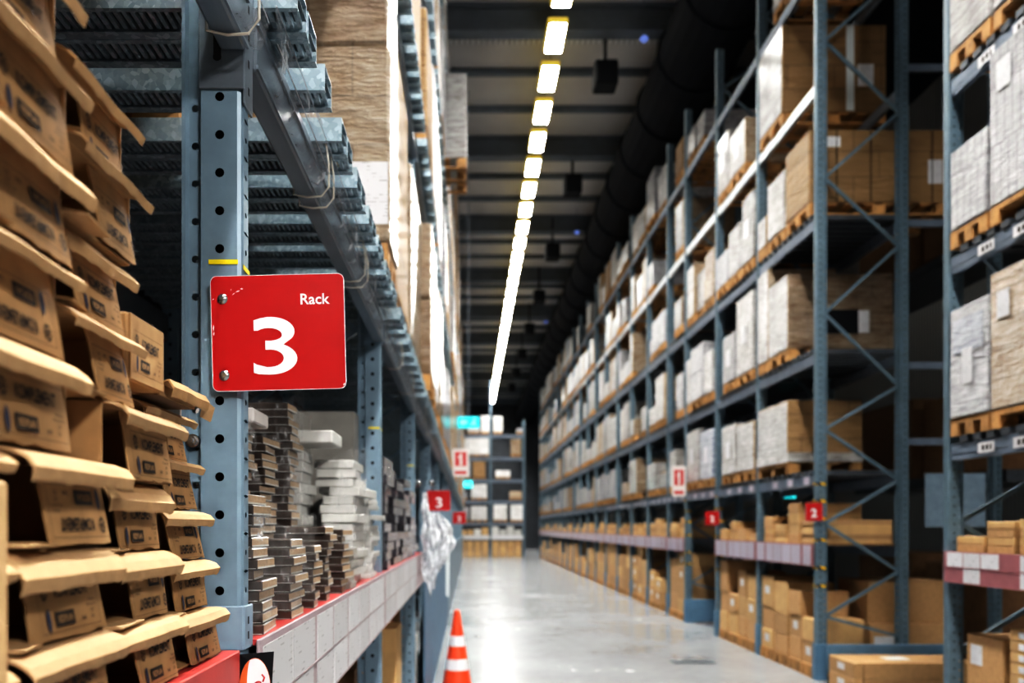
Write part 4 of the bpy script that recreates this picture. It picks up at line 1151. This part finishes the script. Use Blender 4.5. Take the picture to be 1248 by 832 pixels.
# picking-shelf cartons (flat, tan)
def carton(name, lab, cat, x0, x1, y0, y1, z0, z1, mat, group, labelface=False):
    m = MB(); m.cbox(-(x1-x0)/2, (x1-x0)/2, -(y1-y0)/2, (y1-y0)/2, 0, z1-z0, .006)
    o = obj(name, m, None, ((x0+x1)/2, (y0+y1)/2, z0), mats=[mat]); tag(o, lab, cat, group)
    if labelface: note(o, -(x1-x0)/2-.002, 0, (z1-z0)*.55, min(.16, (y1-y0)*.4), min(.1, (z1-z0)*.4), 'x')
    return o
zsr = CZ-.205+.0005
for k in range(len(RY)-1):
    if k == 2: continue
    y0, y1 = RY[k]+.08, RY[k+1]-.08
    ns = 4 if k < 2 else (3 if k < 9 else 2)
    if k == 3: ns = 2
    w = (y1-y0)/ns
    for s in range(ns):
        nb = [5, 4, 4, 6][s] if k == 0 else [2, 3, 5, 3][s] if k == 1 else R.choice([2, 3, 4]) if k < 8 else R.choice([1, 2])
        th = .058 if k < 2 else (.095 if k < 8 else .17)
        if k == 0 and s == 1: th = .125
        zz = zsr; yy = y0+s*w
        ww = w*R.uniform(.6, .93)
        for i in range(nb):
            j = R.uniform(-.015, .015)
            dp = .95 if (k == 0 and s == 0) else .8
            carton('flat_carton', 'tan flat carton, %s up in %s stack on picking shelf, %s right bay' % (od(i), od(s), od(k)), 'carton', RX+.02+abs(j), RX+dp, yy+.01, yy+ww, zz, zz+th-.001, R.choice(['card', 'card_pale', 'card_pale']), 'flat cartons on the right picking shelf')
            zz += th
# floor cartons
mp = MB()
def floor_col(k, s, y0, y1, hs, x0=RX+.02, d=.6):
    pl = obj('pallet', pallet_mesh(d+.02, y1-y0), None, (x0+d/2, (y0+y1)/2, .001)); tag(pl, 'low wooden pallet under floor cartons, %s column of %s right bay' % (od(s), od(k)), 'pallet', 'pallets on the floor')
    z = .143
    for i, h in enumerate(hs):
        j = R.uniform(0, .02)
        carton('shipping_carton', 'brown carton, %s up in %s floor column, %s bay of right rack' % (od(i), od(s), od(k)), 'carton', x0+j, x0+d, y0+.006, y1-.006, z, z+h-.002, R.choice(['card', 'card', 'card_pale']), 'cartons on the floor below the right rack', k < 6 and R.random() < .4)
        z += h
for k, cols in {0: [(9.62, 9.98, [.27, .27]), (10.0, 10.36, [.27, .27, .30]), (10.4, 10.86, [.25, .25, .42]), (10.9, 11.34, [.25, .30, .42])],
                1: [(11.55, 11.95, [.3, .3, .35]), (12.0, 12.35, [.3, .3, .38]), (12.4, 12.78, [.32, .28]), (12.84, 13.22, [.3, .3, .5])]}.items():
    for s, (a, b, hs) in enumerate(cols): floor_col(k, s, a, b, hs)
for k in range(3, len(RY)-1):
    y0, y1 = RY[k]+.09, RY[k+1]-.09; L = y1-y0
    nc = 3 if k < 10 else 2
    if L < 1.3: nc = 2
    w = L/nc
    for s in range(nc):
        n_ = R.choice([2, 3, 3, 4]) if k < 9 else R.choice([1, 2])
        hs = [R.uniform(.24, .36) for _ in range(n_)] if k < 9 else [R.uniform(.4, .55) for _ in range(n_)]
        if R.random() < .06: continue
        floor_col(k, s, y0+s*w+.02, y0+(s+1)*w-.02, hs)
# deep dark cartons at the back of the first floor bay and on the shelf above it
for i, (x0, x1, y0, y1, z0, z1, lab) in enumerate([(4.75, 5.75, 9.75, 10.6, 0.001, .62, 'long dark carton on the floor behind the braced end frame, lower one'), (4.75, 5.8, 9.8, 10.6, .622, 1.12, 'dark carton stacked on the long dark floor carton behind the end frame')]):
    o = carton('long_carton', lab, 'carton', x0, x1, y0, y1, z0, z1, 'card', None)
    if i == 0: note(o, -.3, -(y1-y0)/2-.003, .42, .3, .1, 'y')
# blue guards at the near end of the rack and at the tunnel
m = MB(); m.cbox(4.05, 5.45, 9.30, 9.34, .12, .44, .01); m.box(4.1, 5.4, 9.34, 9.36, .16, .2); m.box(4.2, 4.3, 9.30, 9.34, 0, .13); m.box(5.2, 5.3, 9.30, 9.34, 0, .13)
o = obj('end_guard', m, mats=['guard_blue']); tag(o, 'blue steel guard plank near the floor before the braced end frame', 'guard rail')
m = MB(); m.cbox(4.05, 5.05, 15.10, 15.14, .02, .44, .01); m.box(4.1, 5.0, 15.14, 15.16, .06, .1)
o = obj('end_guard', m, mats=['guard_blue']); tag(o, 'blue steel guard plank at the floor passage through the right rack', 'guard rail')
# passage through the rack: folded white sheet stands on first upper level
m = MB(); m.prism([(-.45, 0), (.45, 0), (.2, .75), (-.1, .82), (-.45, .8)], 0, .03)
# red plates and white signs at the right rack
small_sign(9.42, CZ+.175, 3.85, 4.045, .21, 'small red plate with white figure on the near end upright of right rack', '2', 'red plates of the right rack')
small_sign(13.27, CZ+.145, 3.80, 4.03, .22, 'small red plate with white figure on the upright beside the floor passage', '2', 'red plates of the right rack')
def fire_sign(x0, x1, y, zc, h, lab):
    r = root('fire_sign', lab, 'sign', ((x0+x1)/2, y, zc)); W = x1-x0
    m = MB(); m.prism(rounded(W, h, .01), 0, .004); obj('sign_plate', m, r, mats=['sign_cream'])
    m = MB(); m.prism(rounded(W*.72, h*.52, .004), -.002, 0); m.v = [(x, y_, z+h*.13) for x, y_, z in m.v]; m.prism([(-W*.36, -h*.42), (W*.36, -h*.42), (W*.36, -h*.30), (-W*.36, -h*.30)], -.002, 0); o = obj('red_panel', m, r, mats=['sign_red'])
    m = MB(); m.prism([(-W*.06, -h*.10), (W*.10, -h*.10), (W*.08, h*.30), (W*.03, h*.36), (-W*.06, h*.28), (-W*.16, h*.2), (-W*.14, h*.15), (-W*.06, h*.19)], -.004, -.002); obj('symbol', m, r, mats=['sign_cream'])
fire_sign(3.73, 3.98, 15.15, CZ+.84, .56, 'white sign with red extinguisher panel on the right rack beside the passage')
fire_sign(-.28, -.02, 13.0, CZ+1.02, .44, 'white sign with red extinguisher panel hanging beside the left rack')
# green emergency signs
def exit_sign(x, y, zc, w, h, lab, ceil=True, pict=True):
    r = root('exit_sign', lab, 'exit sign', (x, y, zc))
    m = MB(); m.cbox(-w/2, w/2, -.03, .03, -h/2, h/2, .008); obj('sign_box', m, r, mats=['exit_glow'])
    for s in (-1, 1):
        m = MB()
        if s < 0:   # arrow
            k_ = h*.36; c_ = -w*.24
            m.prism([(c_-k_, 0), (c_, k_), (c_, k_*.4), (c_+k_, k_*.4), (c_+k_, -k_*.4), (c_, -k_*.4), (c_, -k_)], -.034, -.031)
        else:       # running figure
            c_ = w*.24; k_ = h*.4
            m.prism([(c_-.15*k_, k_*.45), (c_+.35*k_, k_*.3), (c_+.8*k_, k_*.1), (c_+.3*k_, k_*.05), (c_+.3*k_, -k_*.2), (c_+.7*k_, -k_*.9), (c_+.4*k_, -k_), (c_, -k_*.3), (c_-.7*k_, -k_*.8), (c_-.8*k_, -k_*.55), (c_-.3*k_, -k_*.1)], -.034, -.031)
            m.prism([(c_+.2*k_+.25*k_*math.cos(a), .72*k_+.25*k_*math.sin(a)) for a in [2*PI*i/10 for i in range(10)]], -.034, -.031)
        obj('symbol', m, r, mats=['exit_spot'])
    m = MB(); m.box(-.012, .012, -.012, .012, h/2, h/2+.35) if not ceil else m.box(-.008, .008, -.008, .008, h/2, ZC-zc-.6)
    obj('hanger', m, r, mats=['ceil_steel'])
exit_sign(-.04, 19.0, CZ+2.42, .50, .26, 'bigger glowing turquoise exit sign hanging beside the left rack')
exit_sign(-.09, 36.0, CZ+1.87, .40, .34, 'smaller farther turquoise exit sign near the end of the left rack')
exit_sign(7.6, 19.5, CZ+.76, .27, .16, 'tiny turquoise exit sign seen through the right rack bay', True)

# ------------------------------------------------------------------ nearest right rack section
CY = [4.98, 6.90]; CBT = [.69, 2.24, 3.72, 5.2]
for i, y in enumerate(CY):
    right_frame(y, ['blue-grey perforated upright of the nearest right rack, out of frame end', 'blue-grey perforated upright ending the nearest right rack section'][i], False, [1.9] if False else None)
y0, y1 = CY[0]+.05, CY[1]-.05; L = y1-y0
CL = ['first upper', 'second upper', 'third upper', 'fourth upper']
for li, zt in enumerate(CBT):
    r = root('rack_shelf', 'steel shelf beams on %s level of the nearest right rack section' % CL[li], 'rack shelf', (0, y0, 0), 0, 'pallet shelves of the nearest right section')
    m = MB(); m.cbox(0, .05, 0, L, 0, .14, .005); m.box(-.004, 0, 0, L, .055, .075); obj('front_beam', m, r, (RX+.012, 0, CZ+zt-.14), mats=['beam_right'])
    m = MB(); m.cbox(-.05, 0, 0, L, 0, .14, .005); obj('rear_beam', m, r, (RX+RDEEP-.012, 0, CZ+zt-.14), mats=['beam_right'])
    key = round(L, 3); 
    obj('deck', slat_deck(L), r, (RX+.03, 0, CZ+zt+.0005), mats=['beam_dark'])
    for q in range(3):
        m = MB(); m.box(-.003, 0, 0, .20, 0, .08); m.box(-.0045, -.003, .03, .05, .02, .06, 1); m.box(-.0045, -.003, .07, .10, .02, .06, 1); m.box(-.0045, -.003, .12, .15, .02, .06, 1)
        o = obj('shelf_label', m, r, (RX+.0065, .9+.42*q-.5, CZ+zt-.11), mats=['label_white', 'ink']); o['label'] = 'white shelf location label'
r = root('picking_shelf', 'picking shelf with red and white cards in the nearest right rack section', 'shelf', (0, y0, 0))
m = MB(); m.box(0, RDEEP-.02, 0, L, -.014, 0); obj('shelf_board', m, r, (RX-.01, 0, CZ-.205), mats=['card_dark'])
m = MB(); m.cbox(-.008, 0, -.04, L+.04, -.255, .004, .002); m.box(-.012, 0, -.04, L+.04, -.255, -.249); m.box(-.012, 0, -.04, L+.04, -.127, -.122); obj('label_strip', m, r, (RX-.014, 0, CZ-.205), mats=['strip_mauve'])
m = MB(); m.cbox(.012, .06, 0, L, -.15, -.016, .004); obj('front_beam', m, r, (RX, 0, CZ-.205), mats=['beam_right'])
for q in range(8):
    for row in (0, 1):
        if (q, row) in ((7, 1), (5, 1), (4, 1), (4, 0)): continue
        card_obj('price_card', L/8-.015, .115, (RX-.0225, y0+q*L/8+.008, CZ-.205-.12-.125*row), 'white price card, %s in %s row of the nearest right shelf strip' % (od(7-q), ['upper', 'lower'][row]), 'price cards on the nearest right strip', 'label_white', -1)
G = 'on the nearest right section'
def cload(x0, x1, a, b, li, zt, mat, where, tiers=1):
    return put_load(x0, x1, a, b, CZ+CBT[li]+.0565, CZ+zt, mat, where, G, True, tiers)
o, _ = cload(3.985, 4.95, 6.32, 6.82, 0, 1.79, 'wrap_grey', 'beside the perforated upright, lowest pallet of nearest section')
note(o, -.49, .0, .40, .13, .28, 'x'); m = MB(); m.box(-.004, 0, -.20, .20, .52, .80); q = obj('blue_band', m, o, (-.485, 0, 0), mats=['wrap_blue']); q['label'] = 'bluish printed band under the film'
o, _ = cload(3.985, 4.95, 5.22, 6.29, 0, 1.93, 'wrap_brown', 'biggest brown one on lowest pallet level at the frame edge')
note(o, -.49, .37, .78, .14, .20, 'x')
o, _ = cload(3.985, 4.95, 6.34, 6.82, 1, 3.10, 'wrap_slab', 'beside the perforated upright on second level of nearest section')
o, _ = cload(3.985, 4.95, 5.22, 6.30, 1, 3.62, 'wrap_slab', 'tallest one on second level at the frame edge')
note(o, -.49, .36, .95, .16, .22, 'x')
cload(3.985, 4.95, 6.30, 6.83, 2, 4.95, 'wrap_white', 'beside the perforated upright on third level of nearest section')
cload(3.985, 4.95, 5.22, 6.26, 2, 5.0, 'wrap_white', 'at the frame edge on third level of nearest section')
# flat cartons on its picking shelf, cartons on its floor
for i, (a, b, n_, th) in enumerate([(6.44, 6.80, 2, .065), (6.08, 6.40, 4, .062), (5.55, 6.02, 4, .065)]):
    for j in range(n_):
        carton('flat_carton', 'tan flat carton, %s up in %s stack from the upright, nearest right shelf' % (od(j), od(i)), 'carton', RX+.03, RX+.75, a, b, CZ-.2045+j*th, CZ-.2045+(j+1)*th-.001, 'card_pale' if j % 2 else 'card', 'flat cartons on the nearest right shelf')
o = carton('shipping_carton', 'tall upright brown carton with white label on the floor of nearest section', 'carton', 4.08, 4.55, 6.28, 6.74, .001, .90, 'card', None)
note(o, -.238, .10, .74, .15, .16, 'x')
for j in range(12):
    o = carton('small_carton', 'small carton with white end label, %s up in the floor stack at frame edge' % od(j), 'carton', 4.05, 4.5, 5.7, 6.16, .001+j*.084, .001+(j+1)*.084-.001, 'card_pale', 'small cartons stacked on the floor of the nearest section')
    note(o, -.228, .05, .045, .15, .045, 'x')
for j, (x0, x1, z0) in enumerate([(4.03, 4.13, .001), (4.14, 5.35, .001), (4.03, 4.13, .172), (4.14, 5.35, .172)]):
    lab = ['narrow long carton lying before the guard plank, lower', 'wide flat carton lying before the guard plank, lower', 'narrow long carton lying before the guard plank, on top', 'wide flat carton with white strip before the guard plank, on top'][j]
    o = carton('floor_box', lab, 'carton', x0, x1, 8.62, 9.22, z0, z0+.169, 'card', None, True)
    if j == 3:
        m = MB(); m.box(-.25, .0, -.08, .1, 0, .002); q = obj('white_tape', m, o, (0, 0, .1695), mats=['paper_white'])

# second rack row back to back behind the right rack's near end
for (y, xs, lab) in ((9.52, (6.15,), 'blue-grey post of the rear rack row behind the braced end frame'), (7.9, (6.0,), 'blue-grey post behind the nearest right rack section')):
    r = root('rack_upright', lab, 'rack upright', (xs[0], y, 0), 0, 'rear rack row posts'); obj('post', RPOST, r, (0, -.0425, 0)); obj('post', RPOST, r, (.95, -.0425, 0))
    if y > 9:
        for z in (7.05, 5.25, 3.6, 2.72): m = MB(); m.box(-1.07, -.14, -.02, .02, z, z+.08); obj('tie_bar', m, r, (0, 0, 0), mats=['beam_right'])
        m = MB(); m.box(-.9, -.2, -.03, -.02, 1.77+.0, 1.77+.62); o = obj('notice_board', m, r, (.0, -.02, 0), mats=['post_light']); o['label'] = 'pale grey board'
for i in range(5):
    for li, zt in enumerate([.0, 1.78, 2.4, 3.9, 5.45]):
        pass
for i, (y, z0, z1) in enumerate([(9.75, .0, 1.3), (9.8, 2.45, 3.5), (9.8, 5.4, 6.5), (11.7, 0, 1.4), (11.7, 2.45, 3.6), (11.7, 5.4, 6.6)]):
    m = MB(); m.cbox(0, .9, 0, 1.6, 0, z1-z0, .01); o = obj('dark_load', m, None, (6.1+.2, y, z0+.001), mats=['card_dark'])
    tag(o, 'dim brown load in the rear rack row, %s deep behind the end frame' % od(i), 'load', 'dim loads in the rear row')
for i, zt in enumerate([2.40, 5.35]):
    m = MB(); m.box(6.28, 7.2, 9.6, 13.4, zt-.1, zt+.045); o = obj('rack_shelf', m, mats=['beam_dark']); tag(o, 'dim steel shelf of the rear rack row, %s' % ['lower one', 'higher one'][i], 'rack shelf', 'dim shelves in the rear row')

# ------------------------------------------------------------------ rack across the end of the aisle
EY = 48.9; EX = [-.75, 1.22, 3.22]
EBT = [5.50, 4.15, 2.82, 1.56, .25]
for i, x in enumerate(EX):
    r = root('rack_upright', 'blue upright of the rack across the aisle end, %s' % ['first by the left rack', 'middle one', 'last by the right rack'][i], 'rack upright', (x, EY, 0), 0, 'end rack uprights')
    for yy in (0, 1.0): m = MB(); m.cbox(-.055, .055, 0, .09, .0, 8.6 if i < 2 else 8.2, .008); m.box(-.08, .08, -.02, .11, 0, .02); obj('post', m, r, (0, yy, 0), mats=['post_right'])
    obj('brace', brace_mesh(.9, [.4+.9*q for q in range(9)], .04), r, (0, .1, 0), (0, 0, -PI/2), mats=['post_right'])
    if i == 1: m = MB(); m.cbox(-.05, .05, 0, .06, 0, 1.9, .006); o = obj('post_extension', m, r, (0, .015, 8.6), mats=['post_light'])
for b in range(2):
    x0, x1 = EX[b]+.057, EX[b+1]-.057
    nm = ['by left rack', 'by right rack'][b]
    for li, zt in enumerate(EBT):
        r = root('rack_shelf', 'shelf of the end rack %s, %s from the top' % (nm, od(li)), 'rack shelf', (x0, EY, CZ+zt), 0, 'end rack shelves')
        for yy in (.01, .94): m = MB(); m.cbox(0, x1-x0, 0, .05, -.14, 0, .006); obj('front_beam' if yy < .5 else 'rear_beam', m, r, (0, yy, 0), mats=['beam_right'])
        m = MB(); m.box(0, x1-x0, .0, 1.0, .001, .03); obj('deck', m, r, mats=['beam_dark'])
        sets = {(0, 0): [(.50, .75, .9, 'wrap_bright'), (1.34, .5, 1.0, 'wrap_bright')], (1, 0): [(.1, .55, .95, 'wrap_bright'), (1.5, .35, .25, 'wrap_grey')],
                (0, 1): [(.35, 1.45, 1.0, 'wrap_bright')], (1, 1): [(1.15, .6, .95, 'wrap_tan')],
                (0, 2): [(.1, .6, .95, 'wrap_grey'), (.85, .75, .95, 'carton_plain')], (1, 2): [(.25, .85, .42, 'wrap_bright')],
                (0, 3): [(.1, .4, .4, 'wrap_grey'), (.75, .95, .85, 'wrap_bright')], (1, 3): [(1.1, .7, .45, 'wrap_tan')],
                (0, 4): [(.1, .5, .8, 'wrap_grey'), (.72, .98, .85, 'wrap_bright')], (1, 4): [(.12, .8, .95, 'wrap_bright'), (1.15, .7, .95, 'wrap_bright')]}[b, li]
        for q, (dx, w, h, mat) in enumerate(sets):
            put_load(x0+dx, x0+dx+w, EY-.02, EY+.95, CZ+zt+.031, CZ+zt+.031+h+.1, mat, '%s on shelf %s from top of end rack %s' % (od(q), od(li), nm), 'on the end rack')
    r = root('picking_shelf', 'card-edged lower shelf of the end rack %s' % nm, 'shelf', (x0, EY, CZ-.50), 0, 'end rack picking shelves')
    m = MB(); m.box(0, x1-x0, .0, 1.0, -.03, 0); obj('shelf_board', m, r, mats=['card_dark']); m = MB(); m.box(0, x1-x0, -.02, -.001, -.25, .01); obj('label_strip', m, r, mats=['card_label'])
    m = MB(); m.box(0, x1-x0, .01, .06, -.15, -.031); obj('front_beam', m, r, mats=['beam_right'])
    for q in range(4):
        carton('flat_carton', 'pale carton on the card-edged end shelf %s, %s along' % (nm, od(q)), 'carton', x0+.04+.45*q, x0+.42+.45*q, EY+.02, EY+.8, CZ-.499, CZ-.499+R.uniform(.3, .55), R.choice(['card_pale', 'pack_white']), 'cartons on the end rack picking shelf')
        for s in range(3):
            carton('shipping_carton', 'carton on the floor of the end rack %s, %s column, %s up' % (nm, od(q), od(s)), 'carton', x0+.04+.45*q, x0+.42+.45*q, EY+.02, EY+.8, .001+.31*s, .001+.31*s+.305, R.choice(['card_pale', 'card_pale', 'card']), 'cartons on the floor of the end rack')

o = obj('pallets', FAR_PALLETS, mats=['pallet_wood']); tag(o, 'rows of wooden pallets under the loads at the far end of both racks', 'pallets', None, 'stuff')

m = MB(); m.cbox(-.28, .28, -.11, .11, 0, .012, .005)  # dark plate laid on the floor as a painted shadow streak
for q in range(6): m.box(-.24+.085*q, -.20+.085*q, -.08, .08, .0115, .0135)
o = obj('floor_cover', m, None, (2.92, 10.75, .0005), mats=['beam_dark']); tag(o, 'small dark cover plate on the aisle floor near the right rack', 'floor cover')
